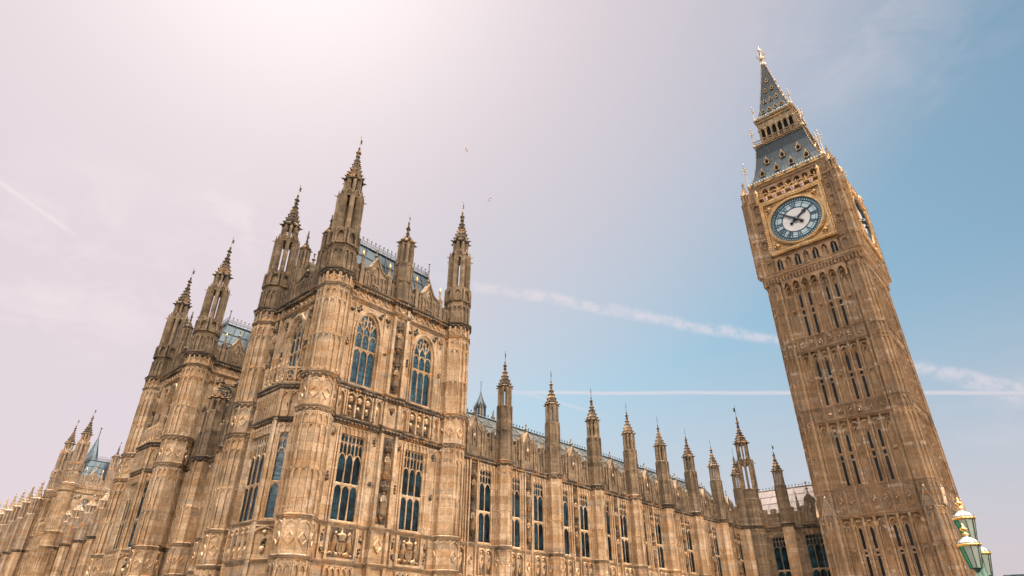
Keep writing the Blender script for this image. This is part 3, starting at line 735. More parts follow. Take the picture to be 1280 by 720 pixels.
    pa.prism(f, P, -.5, .06); panels(pa, f, c-1.2, c+1.2, L5+.1, 28.5, 6, .06, .08, .07, (28.45,), .3)
    for a_, b_ in (((c-1.25, 28.7), (c-.55, 29.05)), ((c-.55, 29.05), (c, 30.1)), ((c+1.25, 28.7), (c+.55, 29.05)), ((c+.55, 29.05), (c, 30.1))): pa.bar(f, a_, b_, .14, -.55, .18)
    foliage(pa, f, c, 28.9, .5, .08, 14, 8)
    pa.lathe(f.p(c, 30.0, -.2), [(.1, 0), (.06, .35), (.18, .5), (.05, .62), (.04, .9), (.1, 1.0), (.0, 1.15)], 6)
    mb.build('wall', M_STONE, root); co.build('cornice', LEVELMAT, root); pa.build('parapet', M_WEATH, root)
    for x in (c+1.75, c-1.75):
        pin = MB(); small_pinnacle(pin, f.p(x, 0, -.2), .42, L5-.3, 30.4, 32.0, 32.5, 33.3, 34.1, True); pin.build('pinnacle', M_WEATH, root)
WQ = []
def cresting(mb, f, L_, v, sp=.42, h=.95):
    mb.box(f, 0, L_, v, v+.07, -.03, .03); mb.box(f, 0, L_, v+h*.5, v+h*.54, -.02, .02)
    n = max(2, int(L_/sp)); s = L_/n
    for k in range(n+1):
        u = k*s; mb.box(f, u-.022, u+.022, v, v+h*.8, -.02, .02)
        mb.lump(f.p(u, v+h*.88, 0), .07, 1, .5, 1.6); mb.bar(f, (u-.1, v+h*.76), (u+.1, v+h*.76), .04, -.02, .02)
        if k < n:
            arch(mb, f, u, u+s, v+.1, v+h*.42, .04, -.015, .015, 4); lozenge(mb, f, u+s/2, v+h*.27, .1, -.01, .02, .035)
def mansard(root, x0, x1, y0, y1, z0, X0, X1, Y0, Y1, z1, cols=7, rows=4, mat=None):
    """steep lead roof with rolls, dormer slits and iron cresting round its flat top"""
    mat = mat or M_LEAD; mb = MB(); ro = MB(); cr = MB()
    lo = [Vector(p) for p in ((x0, y0, z0), (x1, y0, z0), (x1, y1, z0), (x0, y1, z0))]; hi = [Vector(p) for p in ((X0, Y0, z1), (X1, Y0, z1), (X1, Y1, z1), (X0, Y1, z1))]
    for k in range(4): mb.face([lo[k], lo[(k+1) % 4], hi[(k+1) % 4], hi[k]])
    mb.face(hi)
    for k in range(4):
        a, b, c, d = lo[k], lo[(k+1) % 4], hi[(k+1) % 4], hi[k]; n = (b-a).cross(d-a).normalized()*.05
        m = max(3, int((c-d).length/.95))
        for i in range(m+1):
            t = i/m; ro.tube([a.lerp(b, t)+n, d.lerp(c, t)+n], .05, 4)
        for j in range(1, rows+1):
            t = j/rows; ro.tube([a.lerp(d, t)+n, b.lerp(c, t)+n], .035 if j < rows else .1, 4)
        for i in range(1, max(2, m//2)):
            e = a.lerp(d, .42).lerp(b.lerp(c, .42), i/(m//2)); w = (b-a).normalized(); dn = MB
            fr = Fr(e, math.atan2(w.y, w.x))
            ro.prism(fr, [(-.2, -.3), (.2, -.3), (.2, .35), (0, .8), (-.2, .35)], -.3, .22)
        ed = (c-d); fr = Fr(d, math.atan2(ed.y, ed.x)); cresting(cr, fr, ed.length, .05)
    for p in hi: cr.tube([p, p+Vector((0, 0, 1.5))], .05, 5); cr.lump(p+Vector((0, 0, 1.55)), .12, 1, 1, 1.6)
    r = mb.build('roof', mat, root); ro.build('lead_rolls', M_LEADROLL, r); cr.build('cresting', M_CREST, r)
    return r
def pavilion(loc, label, group):
    root = thing('pavilion_tower', label, 'tower', loc, 0, group)
    for x, y in ((0, 0), (PW, 0), (0, PD), (PW, PD)):
        t = put('turret', ME_TL, root, (x, y, 0)); [put('string_course', m, t) for m in ME_TR]; put('spire', ME_TU, t); put('weather_vane', ME_VANE, t)
    facade_north(root, Fr((0, .02, 0), 0), PW)
    facade_river(root, Fr((.1, PD, 0), -PI/2), PD)
    mb = MB()
    mb.box(Fr((PW-.3, 0, 0), PI/2), .3, PD-.3, 0, 28.3, -.5, 0); mb.box(Fr((PW, PD-.3, 0), PI), .3, PW-.3, 0, 28.3, -.5, 0)
    mb.build('rear_wall', M_STONE, root)
    mansard(root, .9, PW-.9, .9, PD-.9, 27.4, 2.5, 10.1, 2.1, PD-2.2, 32.0)
    return root
T1 = pavilion((0, 0, 0), 'nearest and tallest-looking honey stone tower, with two windows on its right face', 'pavilion towers of the river front')

T2 = copy_tree(T1); T2.location = (0, 22.5, 0); T2['label'] = 'second spired stone tower, just left of the nearest one beyond the recessed range'
T3 = copy_tree(T1); T3.location = (10.0, 96.0, 0)
def haze_pale(o):      # haze over the far tower put into its colour: paler stone above the cornice
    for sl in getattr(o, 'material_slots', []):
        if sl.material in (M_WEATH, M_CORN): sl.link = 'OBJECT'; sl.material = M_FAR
    for c in o.children: haze_pale(c)
haze_pale(T3)
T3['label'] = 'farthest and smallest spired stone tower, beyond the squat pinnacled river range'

# ------------------------------------------------------------------ ranges between the towers
ME_WR = [m.mesh('window', M_STONE) if i == 0 else m.mesh('glass', M_DGLASS) for i, m in enumerate(window_mesh(1.5, 5.55, 2, 2.32, None, 1.0, d=.15, t=.1))]
ME_WB3 = [m.mesh('window', M_WEATH) if i == 0 else m.mesh('glass', M_DGLASS) for i, m in enumerate(window_mesh(2.7, 6.2, 3, 2.3, None, 1.1))]
ME_WB2 = [m.mesh('window', M_WEATH) if i == 0 else m.mesh('glass', M_DGLASS) for i, m in enumerate(window_mesh(1.9, 6.2, 2, 2.3, None, 1.1))]
def buttress_meshes(zt_shift=0, a=.6, top=None):
    mb, co = MB(), MB(); c = (0, 0, 0); octo(mb, c, a, 0, L2-.2); F_, hw = facets(c, a)
    for f in F_:
        panels(mb, f, -hw, hw, .3, L0-.3, 1, -.01, .06, .06, (4, L0-.4), .3)
        panels(mb, f, -hw, hw, L1+.05, L2-.45, 1, -.01, .06, .06, (12.85, 15.9), .3); panels(mb, f, -hw, hw, L0, L1-.3, 1, -.01, .06, .06, (L1-.35,), .25); lozenge(mb, f, 0, 9.0, .24, -.01, .07, .06, .8)
    cos_ = []
    for z, p, h, b in ((L0, .14, .3, False), (L1, .15, .32, False), (L2, .25, .48, True)): co = MB(); ring(co, c, a, z, p, h, b); cos_.append(co.mesh('string_course', LEVELMAT(z)))
    pi = MB(); small_pinnacle(pi, c, a*.96, L2-.1, 21.6+zt_shift*.4, 23.35+zt_shift*.75, 24.75+zt_shift, 24.9+zt_shift, 25.9+zt_shift)
    ring(pi, c, a*.9, 19.3, .1, .2, False)
    return mb.mesh('buttress', M_STONE), cos_, pi.mesh('pinnacle', top or M_WEATH), vane(c, 25.8+zt_shift, 26.9+zt_shift, .75).mesh('weather_vane', M_IRON)
ME_B = buttress_meshes(); ME_BS = buttress_meshes(-2.0, .66)
def buttress(root, loc, me=ME_B, van=True):
    b = put('buttress', me[0], root, loc); [put('string_course', m, b) for m in me[1]]; put('pinnacle', me[2], b)
    if van: put('weather_vane', me[3], b)
def bay_mesh(c, half, wins, hw, f, mb, co, pa, gable=True, stat=True, z0w=10.33, z1w=15.88):
    """one bay of range wall centred on u=c; wins: window centres relative to c"""
    a, b = c-half, c+half
    wall(mb, f, a, b, 0, L2, [(c+w-hw, c+w+hw, z0w, z1w, None) for w in wins] + [(c+w-hw, c+w+hw, 2.2, 6.9, None) for w in wins], .5)
    for w in wins:
        x = c+w
        mb.box(f, x-hw, x+hw, 2.2, 6.9, -.5, -.4)
        for s in (-1, 1): mb.box(f, x+s*(hw+.09)-.05, x+s*(hw+.09)+.05, L1, 16.4, 0, .12)
        panels(mb, f, x-hw, x+hw, 15.9, 16.4, 4, 0, .07, .06, (16.35,), .22)
        panels(mb, f, x-hw, x+hw, L0, L1-.3, 2, 0, .12, .1, (L1-.35,), .3)
        backing(mb, f, x-hw, x+hw, L0+.05, L1-.35, .02)
        for q in (-.5, .5):
            mb.prism(f, [(x+q*hw-.2, 9.5), (x+q*hw+.2, 9.5), (x+q*hw+.2, 8.9), (x+q*hw, 8.45), (x+q*hw-.2, 8.9)], 0, .12); foliage(mb, f, x+q*hw, 9.1, .2, .1, 6, int(x*9)); mb.lump(f.p(x+q*hw, 9.65, .05), .15)
    if stat:
        for s in (-1, 1): mb.box(f, c+s*.42-.06, c+s*.42+.06, 0, L2-.3, 0, .2); mb.box(f, c+s*.68-.04, c+s*.68+.04, L1, 16.4, 0, .1)
        backing(mb, f, c-.36, c+.36, L1+.05, 16.3, .025)
        lozenge(mb, f, c, 9.05, .3, 0, .1, .07, .75)
        for z0 in (11.1, 13.6):
            pedestal(mb, f, c, z0, .14, .75); canopy(mb, f, c, z0+1.45, .14, .72)
            STQ.append(f.p(c, z0, .16))
        foliage(mb, f, c, 16.0, .25, .05, 8, 3); foliage(mb, f, c, 13.0, .16, .1, 5, 3)
    for z, p, h, bs in ((L0, .14, .3, 0), (L1, .16, .32, 0), (L2, .3, .55, .28)): string(co[z], f, a, b, z, p, h, bs)
    string(mb, f, a, b, 16.45, .12, .16)
    # panelled parapet with stub pinnacles and a central gablet
    pa.box(f, a, b, L2, 18.55, -.35, -.01)
    n = max(3, int((b-a)/.36)); s = (b-a)/n
    for k in range(n+1):
        pa.box(f, a+k*s-.04, a+k*s+.04, L2, 18.6, 0, .07)
        if k < n: cusp(pa, f, a+k*s, a+(k+1)*s, 18.1, 18.42, .055, 0, .06)
    pa.box(f, a, b, 18.5, 18.62, -.4, .09)
    m = max(2, int((b-a)/.8)); s = (b-a)/m
    for k in range(m): pa.box(f, a+(k+.22)*s, a+(k+.78)*s, 18.6, 19.1, -.32, .0, cap=.04)
    for q in ((-2.1, -1.15, 1.15, 2.1) if half > 2.6 else (-1.2, 1.2)):
        u = c+q; pa.box(f, u-.11, u+.11, 17.4, 19.0, 0, .16); pa.lathe(f.p(u, 19.0, .07), [(.15, 0), (.16, .15), (.05, .5), (.11, .58), (.0, .75)], 6)
    if gable:
        pa.prism(f, [(c-.75, L2), (c+.75, L2), (c+.75, 18.9), (c+.4, 19.25), (c, 20.05), (c-.4, 19.25), (c-.75, 18.9)], -.35, .08)
        for a_, b_ in (((c-.8, 18.85), (c-.38, 19.28)), ((c-.38, 19.28), (c, 20.12)), ((c+.8, 18.85), (c+.38, 19.28)), ((c+.38, 19.28), (c, 20.12))): pa.bar(f, a_, b_, .11, -.4, .16)
        arch(pa, f, c-.28, c+.28, 18.7, 19.4, .07, .06, .18, 4); pa.lump(f.p(c, 18.3, .1), .17, 1, 1, 2.6); pa.box(f, c-.28, c-.21, 17.6, 18.7, .06, .18); pa.box(f, c+.21, c+.28, 17.6, 18.7, .06, .18)
        for s_ in (-1, 1):
            pa.box(f, c+s_*.82-.1, c+s_*.82+.1, L2, 19.3, -.1, .2); pa.lathe(f.p(c+s_*.82, 19.3, .05), [(.14, 0), (.05, .4), (.1, .5), (0, .65)], 6)
        pa.lathe(f.p(c, 20.0, -.1), [(.09, 0), (.05, .3), (.16, .42), (.05, .52), (.04, .75), (.1, .85), (0, 1.0)], 6)
STQ = []
def ridge_roof(root, f, u0, u1, w0, z0, w1, z1, w2, mat=M_SLATE, crest=True, step=1.3):
    """pitched roof over a range, with rolls and a crested ridge; w decreases away from the facade"""
    mb = MB(); ro = MB(); cr = MB()
    A, B, C_, D_ = f.p(u0, z0, w0), f.p(u1, z0, w0), f.p(u1, z1, w1), f.p(u0, z1, w1); E_, F_ = f.p(u0, z0, w2), f.p(u1, z0, w2)
    mb.face([A, B, C_, D_]); mb.face([D_, C_, F_, E_]); mb.face([A, D_, E_]); mb.face([B, F_, C_])
    n = int((u1-u0)/step); nn = (B-A).cross(D_-A).normalized()*.04
    for k in range(n+1):
        t = k/n; ro.tube([A.lerp(B, t)+nn, D_.lerp(C_, t)+nn], .05, 4)
    for j in (.25, .5, .75): ro.tube([A.lerp(D_, j)+nn, B.lerp(C_, j)+nn], .03, 4)
    ro.tube([D_+nn, C_+nn], .11, 5)
    r = mb.build('roof', mat, root); ro.build('lead_rolls', M_LEADROLL if mat is not M_PALE else mat, r)
    if crest:
        m = int((u1-u0)/.45); 
        for k in range(m+1):
            p = D_.lerp(C_, k/m); cr.tube([p, p+Vector((0, 0, .3))], .025, 4); cr.lump(p+Vector((0, 0, .34)), .09, 1, 1, 1.2)
        cr.tube([D_+Vector((0, 0, .06)), C_+Vector((0, 0, .06))], .05, 4); cr.build('cresting', M_IRON, r)
    return r
# --- north range
TH = R(-1.2)
NR = thing('north_range', 'long stone range with pinnacled buttresses, from nearest tower towards the clock tower', 'building', (13.2, .4, 0), TH)
f = Fr((0, 0, 0), 0); mb, co, pa = MB(), Multi(), MB()
SP, B0 = 6.5, 4.9
cs = [B0-SP/2+SP*k for k in range(8)]
for c in cs:
    bay_mesh(c, SP/2, (-1.5, 1.5), .75, f, mb, co, pa)
    for w in (-1.5, 1.5): make_window(NR, ME_WR, f.p(c+w, 10.33, -.03), 0)
mb.build('wall', M_STONE, NR); co.build('cornice', LEVELMAT, NR); pa.build('parapet', M_WEATH, NR)
for p in STQ: put('statue', ME_STATUE, NR, p, 0)
STQ.clear()
for k in range(8): buttress(NR, f.p(B0+SP*k, 0, .32))
ridge_roof(NR, f, -1.5, 51.0, -.7, 17.6, -4.9, 22.35, -9.5)
# corner stair turret of the north range
tm = MB(); c = f.p(51.6, 0, 1.25)
octo(tm, c, 1.0, 0, 20.2); F_, hw = facets(c, 1.0)
for ff in F_:
    panels(tm, ff, -hw, hw, L1, L2-.4, 2, -.01, .08, .07, (12.9, 15.9), .35); panels(tm, ff, -hw, hw, L2, 20.0, 2, -.01, .08, .07, (18.5, 19.9), .35)
octo(tm, c, .98, 20.2, 21.4)
lantern(tm, c, .92, 21.5, 25.0, .34, .55); octo(tm, c, .76, 24.9, 25.5, .6); lantern(tm, c, .64, 25.4, 27.7, .36, .4, False); crocket_cap(tm, c, .74, 27.95, 29.9, 31.6)
for z, p, h in ((20.2, .15, .3), (21.5, .14, .25)): ring(tm, c, 1.0, z, p, h, False)
o = tm.build('turret', M_WEATH, NR); tr_ = MB()
for z in (L1, L2): tr_ = MB(); ring(tr_, c, 1.0, z, .22, .45, True); tr_.build('string_course', LEVELMAT(z), o)
vane(c, 31.5, 33.2, 1, 2).build('weather_vane', M_IRON, o)

# --- cross range facing the river, running up to the clock tower
CR = thing('cross_range', 'short shaded stone range under a pale roof, behind the clock tower foot', 'building', (65.3, -1.4, 0), -PI/2)
f = Fr((0, 0, 0), 0); mb, co, pa = MB(), Multi(), MB()
wall(mb, f, -1, 18.0, 0, L2, [(1.9, 3.8, 9.2, 15.4, None), (6.1, 8.8, 9.2, 15.4, None), (12, 14.7, 9.2, 15.4, None)], .5)
for c, me in ((2.85, ME_WB2), (7.45, ME_WB3), (13.35, ME_WB3)):
    make_window(CR, me, f.p(c, 9.2, -.1), 0)
    h = .95 if me is ME_WB2 else 1.35
    panels(mb, f, c-h-.4, c+h+.4, 15.45, 16.3, 6, 0, .08, .07, (16.2,), .35)
    for s in (-1, 1): panels(mb, f, c+s*(h+.55)-.35, c+s*(h+.55)+.35, 9, 15.4, 1, 0, .1, .09, (12.4, 15.2), .5)
for z, p, h, bs in ((L0, .14, .3, 0), (L2-.2, .34, .6, .28)): string(co[z], f, -1, 18, z, p, h, bs)
pa.box(f, -1, 18, L2, 18.3, -.35, -.01); panels(pa, f, -1, 18, L2, 18.3, 42, 0, .08, .07, (18.1,), .35)
for k in range(16): pa.box(f, -.9+k*1.15, -.25+k*1.15, 18.25, 18.9, -.33, 0, cap=.05)
for c in (7.7, 13.4):
    pa.prism(f, [(c-1.1, L2), (c+1.1, L2), (c+1.1, 18.7), (c+.7, 18.9), (c+.55, 19.7), (c, 20.3), (c-.55, 19.7), (c-.7, 18.9), (c-1.1, 18.7)], -.4, .1)
    arch(pa, f, c-.35, c+.35, 18.6, 19.5, .09, .08, .22, 5); pa.lump(f.p(c, 18.3, .1), .2, 1, 1, 2.6)
    pa.lathe(f.p(c, 20.2, -.1), [(.12, 0), (.07, .5), (.22, .65), (.07, .8), (.05, 1.2), (.16, 1.35), (0, 1.6)], 6)
    for s in (-1, 1): pa.box(f, c+s*1.5-.14, c+s*1.5+.14, L2, 19.2, -.2, .2); pa.lathe(f.p(c+s*1.5, 19.2, 0), [(.2, 0), (.08, .5), (.14, .62), (.03, 1.2), (.08, 1.3), (0, 1.5)], 6)
mb.build('wall', M_WEATH, CR); co.build('cornice', LEVELMAT, CR); pa.build('parapet', M_WEATH, CR)
b = buttress(CR, f.p(4.6, 0, .35)); buttress(CR, f.p(10.6, 0, .35)); 
ridge_roof(CR, f, -3, 18, -.9, 17.8, -5.2, 22.2, -10, M_PALE, True, 1.5)
sp = MB(); c = f.p(9.0, 0, -5.2); sp.lathe(c, [(.2, 21.9), (.3, 22.3), (.12, 22.6), (.14, 23.2), (.05, 23.5), (.05, 24.5), (.12, 24.6), (.02, 25.0)], 6); sp.build('roof_finial', M_IRON, CR)

# --- recessed range between the two near towers
LR = thing('recessed_range', 'narrow recessed stone range with dark slit windows between the two nearest towers', 'building', (1.3, 22.4, 0), -PI/2)
f = Fr((0, 0, 0), 0); mb, co, pa = MB(), Multi(), MB()
for c in (2.2, 6.5, 10.8):
    bay_mesh(c, 2.15, (0,), .8, f, mb, co, pa, gable=(c == 6.5), stat=False)
    make_window(LR, ME_WR, f.p(c, 10.33, -.1), 0)
    for s in (-1, 1): panels(mb, f, c+s*1.25-.3, c+s*1.25+.3, L1, 16.3, 1, 0, .12, .1, (12.8, 16.1), .4); mb.box(f, c+s*.74-.07, c+s*.74+.07, L1, 16, -.3, 0)
mb.build('wall', M_STONE, LR); co.build('cornice', LEVELMAT, LR); pa.build('parapet', M_WEATH, LR)
for u in (4.35, 8.65): buttress(LR, f.p(u, 0, .4), ME_BS, False)
ridge_roof(LR, f, 0, 13, -.8, 17.4, -4.5, 21.5, -8.5)

# --- long river front beyond the second tower
def river_range(loc, n, sp, label, me, gab=True, rise=0):
    Rg = thing('river_range', label, 'building', loc, -PI/2, 'ranges of the river front')
    f = Fr((0, 0, 0), 0); mb, co, pa = MB(), Multi(), MB()
    for k in range(n):
        c = (k+.5)*sp; bay_mesh(c, sp/2, (-sp*.21, sp*.21), .6, f, mb, co, pa, gab, False)
        for w in (-sp*.21, sp*.21): make_window(Rg, ME_WR, f.p(c+w, 10.33, -.1), 0)
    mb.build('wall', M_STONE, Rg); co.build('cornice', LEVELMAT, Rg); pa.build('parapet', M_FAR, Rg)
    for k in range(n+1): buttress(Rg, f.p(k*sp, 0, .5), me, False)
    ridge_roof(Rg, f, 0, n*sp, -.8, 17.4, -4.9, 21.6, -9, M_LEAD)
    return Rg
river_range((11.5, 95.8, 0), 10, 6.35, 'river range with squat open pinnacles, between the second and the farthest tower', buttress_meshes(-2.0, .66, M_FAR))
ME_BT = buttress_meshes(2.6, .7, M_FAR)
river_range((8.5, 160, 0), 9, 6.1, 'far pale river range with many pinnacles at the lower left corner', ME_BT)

# ------------------------------------------------------------------ clock tower
TX, TY = 64.890, -17.983
CT = thing('clock_tower', 'tall brown stone clock tower with white dials in gold frames and iron spire', 'clock tower', (TX, TY, 0))
FA = [Fr((0, 0, 0), a) for a in (-PI/2, 0, PI/2, PI)]
BAND = ((36.1, 37.9), (26.8, 28.5), (16.0, 18.95), (7.0, 9.0))
sh, bd = MB(), Multi()
sh.box(FA[0], -5.6, 5.6, 0, 46.4, -5.6, 5.6)
U = [-3.45+1.15*k for k in range(7)]
for f in FA:
    edges = [0] + [x for b_ in reversed(BAND) for x in b_] + [46.3]
    segs = [(edges[i], edges[i+1]) for i in range(0, len(edges), 2)]
    for z0, z1 in segs:
        for k in range(8):
            u = -4.03+1.15*k; sh.box(f, u-.13, u+.13, z0, z1, 5.58, 6.02); sh.box(f, u-.05, u+.05, z0, z1, 6.0, 6.1)
        for u in U:
            cusp(sh, f, u-.5, u+.5, z1-1.15, z1-.5, .12, 5.58, 5.97); cusp(sh, f, u-.28, u+.28, z1-1.7, z1-1.1, .1, 5.58, 5.9)
            slit = abs(abs(u)-1.15) < .1 or abs(abs(u)-2.3) < .1
            zm = (z0+z1)/2
            sh.box(f, u-.45, u+.45, zm-.12, zm+.06, 5.58, 5.9); cusp(sh, f, u-.4, u+.4, zm-.6, zm-.12, .09, 5.58, 5.88)
            foliage(sh, f, u, zm+.3, .2, 5.6, 3, int(u*7)+int(z0)) if not slit else None
            for s in (-1, 1): sh.box(f, u+s*.33-.05, u+s*.33+.05, z0, z1-.8, 5.58, 5.9)
    for z0, z1 in BAND:
        bd[z0].box(f, -4.1, 4.1, z0, z1, 5.7, 5.95)
        for z in (z0, z1): string(bd[z0], f, -4.2, 4.2, z+.12, .3, .34, w=5.92)
        for k in range(8): u = -4.03+1.15*k; bd[z0].box(f, u-.12, u+.12, z0, z1, 5.94, 6.1)
        for u in U:
            zc, h = (z0+z1)/2+.05, (z1-z0)/2-.35
            if h > .9:
                for q in range(3): lozenge(bd[z0], f, u, zc-h*.66+q*h*.66, .36, 5.94, .1, .08, .8); 
                foliage(bd[z0], f, u, zc, .3, 5.94, 8, 5)
                cusp(bd[z0], f, u-.42, u+.42, zc+h*.4, zc+h*.95, .1, 5.94, 6.05)
            else: foliage(bd[z0], f, u, zc, .42, 5.94, 12, int(u*5)+int(z0)); lozenge(bd[z0], f, u, zc, h*.9, 5.94, .1, .07, .62)
# deep arched corbel heads right under the clock stage
for f in FA:
    for u in U:
        sh.prism(f, [(u-.57, 46.6)] + [(u-.57, 45.5)] + archpts(u-.42, u+.42, 45.5, 46.2, 5) + [(u+.57, 45.5), (u+.57, 46.6)], 5.9, 6.35)
        sh.box(f, u-.64, u-.50, 44.7, 46.5, 5.58, 6.3); sh.lump(f.p(u-.57, 44.7, 6.0), .16, 1, 1, 1.6)
        arch(sh, f, u-.36, u+.36, 45.3, 46.0, .08, 5.75, 6.0, 4)
    sh.box(f, 4.0-.1, 4.0+.14, 44.7, 46.5, 5.58, 6.3)
SHAFT = sh.build('shaft', M_TOWER, CT); bd.build('panel_band', M_TBAND, CT)
sw, sg = MB(), MB(); f0 = Fr((0, 0, 0), 0); Hs = 6.3
for s in (-1, 1): sw.box(f0, s*.2-.04, s*.2+.04, 0, Hs, 0, .16)
sw.box(f0, -.2, .2, 0, .14, 0, .18, cap=.06); sw.box(f0, -.2, .2, Hs*.47, Hs*.47+.2, .0, .14); cusp(sw, f0, -.18, .18, Hs-.35, Hs, .06, 0, .12)
sg.box(f0, -.17, .17, .1, Hs-.08, -.02, .03)
ME_SL = (sw.mesh('slit_window', M_TOWER), sg.mesh('glass', pmat('slit_void_glass', (.006, .012, .014), .25)))
for f in FA:
    for z in (38.05, 28.72, 19.2, 9.1):
        for u in (-2.3, -1.15, 1.15, 2.3):
            o = put('slit_window', ME_SL[0], CT, f.p(u, z, 5.6), f.a); o.scale.z = .93 if z < 30 else 1.0; put('glass', ME_SL[1], o)
# corner turrets
tt = MB(); a = 1.12
octo(tt, (0, 0, 0), a, 0, 46.6); F_, hw = facets((0, 0, 0), a)
for f in F_:
    for z0, z1 in segs: panels(tt, f, -hw, hw, z0, z1, 2, -.02, .12, .1, (z0+(z1-z0)*.5, z1-.45), .5)
ME_CT = tt.mesh('corner_turret', M_TOWER); ME_CB = []
for z0, z1 in BAND:
    tb = MB(); octo(tb, (0, 0, 0), a+.03, z0, z1); ring(tb, (0, 0, 0), a, z0+.15, .2, .36, False); ring(tb, (0, 0, 0), a, z1+.15, .2, .36, False)
    for f in F_: panels(tb, f, -hw, hw, z0, z1, 2, 0, .1, .1, (z1-.3,), .4)
    ME_CB.append(tb.mesh('panel_band', M_TBAND))
ME_GB = []
for f in F_[0::2]:
    tb = MB()
    for s in (-1, 1): tb.bar(f, (s*.62, 16.3), (0, 18.05), .16, .1, .42)
    tb.prism(f, [(-.55, 16.2), (.55, 16.2), (0, 17.8)], .05, .3); tb.box(f, -.55, -.38, 9.4, 16.3, 0, .34); tb.box(f, .38, .55, 9.4, 16.3, 0, .34)
    cusp(tb, f, -.4, .4, 15.2, 16.1, .1, .05, .3)
    for s in (-1, 1): tb.lump(f.p(s*.7, 16.2, .3), .12); tb.lump(f.p(s*.4, 17.2, .36), .09)
    tb.lump(f.p(0, 18.15, .25), .13, 1, 1, 1.8)
    ME_GB.append(tb.mesh('gabled_buttress', M_TPALE))
for x in (-1, 1):
    for y in (-1, 1):
        o = put('corner_turret', ME_CT, CT, (x*5.02, y*5.02, 0))
        for m in ME_CB: put('panel_band', m, o)
        for m in ME_GB: put('gabled_buttress', m, o)
# clock stage: corbelled out over the shaft
cs_, cg = MB(), MB()
for i in range(5):
    z = 46.4+i*.3; h = 5.9+.16*i; cs_.box(FA[0], -h, h, z, z+.31, -h, h)
cs_.box(FA[0], -6.35, 6.35, 47.7, 60.6, -6.35, 6.35)
for z in (48.15, 50.35, 60.6): sq(cs_, [(6.3, z-.4), (6.45, z-.38), (6.45, z-.25), (6.55, z-.22), (6.55, z-.14), (6.67, z-.12), (6.67, z-.03), (6.3, z+.06)])
for f in FA:
    for z in (48.15, 50.35, 60.6):
        for k in range(26): cs_.lump(f.p(-6.25+k*.5, z-.3, 6.5), .13)
    for k in range(30): u = -6.1+k*.42; cs_.box(f, u-.07, u+.07, 46.6, 47.6, 6.0, 6.5, cap=-.3)
    for k in range(7):
        u = (k-3)*1.18
        A = archpts(u-.4, u+.4, 49.2, 49.85, 6); cs_.prism(f, [(u-.59, 48.15), (u-.4, 48.3)] + [(u-.4, 49.2)] + A[1:-1] + [(u+.4, 49.2), (u+.4, 48.3), (u+.59, 48.15), (u+.59, 50.0), (u-.59, 50.0)], 6.3, 6.75)
        cs_.box(f, u-.07, u+.07, 48.2, 49.7, 6.3, 6.5)
        cg.box(f, u-.38, u+.38, 48.25, 49.75, 6.32, 6.37) if k % 2 == 0 else None
    for s in (-1, 1):
        for z0, z1, hs in ((50.4, 60.2, (53.6, 56.9, 60.0)), (48.2, 50.0, (49.9,))): panels(cs_, f, s*5.45-.9, s*5.45+.9, z0, z1, 2, 6.3, .2, .14, hs, .5)
        for z in (52.6, 55.4, 58.6):
            for q in (-.45, .45): lozenge(cs_, f, s*5.45+q, z, .36, 6.34, .12, .1); foliage(cs_, f, s*5.45+q, z, .3, 6.36, 6, 3)
cs_.build('clock_stage', M_TOWER, CT); cg.build('niche_glass', M_DGLASS, CT)
cp = MB(); octo(cp, (0, 0, 0), .62, 47.9, 61.0); F_, hw = facets((0, 0, 0), .62)
for f in F_: panels(cp, f, -hw, hw, 48, 61, 1, -.01, .08, .08, (50, 53.5, 57, 60.7), .4)
for z in (50.4, 60.7): ring(cp, (0, 0, 0), .62, z, .2, .35, False)
lantern(cp, (0, 0, 0), .5, 61.0, 62.3, .4, .4, False, .3); crocket_cap(cp, (0, 0, 0), .55, 62.5, 64.2, 65.2, steps=4, big=1.2)
ME_CP = cp.mesh('corner_pier', M_TOWER)
for x in (-1, 1):
    for y in (-1, 1): put('corner_pier', ME_CP, CT, (x*6.2, y*6.2, 0))
# dials
def numeral(mb, f, zc, txt, ang, r0, r1, w):
    """roman numeral drawn with radial strokes, its foot towards the centre"""
    wid = {'I': .20, 'V': .42, 'X': .46}; tot = sum(wid[c_] for c_ in txt); x = -tot/2; st = .105
    def pt(x, r): a_ = ang + x/((r0+r1)/2); return (math.sin(a_)*r, zc+math.cos(a_)*r)
    for ch in txt:
        ww = wid[ch]; xc = x+ww/2
        if ch == 'I': mb.bar(f, pt(xc, r0), pt(xc, r1), st, w, w+.06)
        elif ch == 'V': mb.bar(f, pt(xc-ww*.4, r1), pt(xc, r0), st, w, w+.06); mb.bar(f, pt(xc+ww*.4, r1), pt(xc, r0), st*.7, w, w+.063)
        else: mb.bar(f, pt(xc-ww*.4, r1), pt(xc+ww*.4, r0), st, w, w+.06); mb.bar(f, pt(xc+ww*.4, r1), pt(xc-ww*.4, r0), st*.7, w, w+.063)
        x += ww
ZD = 55.03
def circ(mb, f, r0, r1, w0, w1, n=96):
    A = [(math.sin(2*PI*k/n)*r0, ZD+math.cos(2*PI*k/n)*r0) for k in range(n+1)]; B = [(math.sin(2*PI*k/n)*r1, ZD+math.cos(2*PI*k/n)*r1) for k in range(n+1)]
    mb.strip(f, A, B, w0, w1)
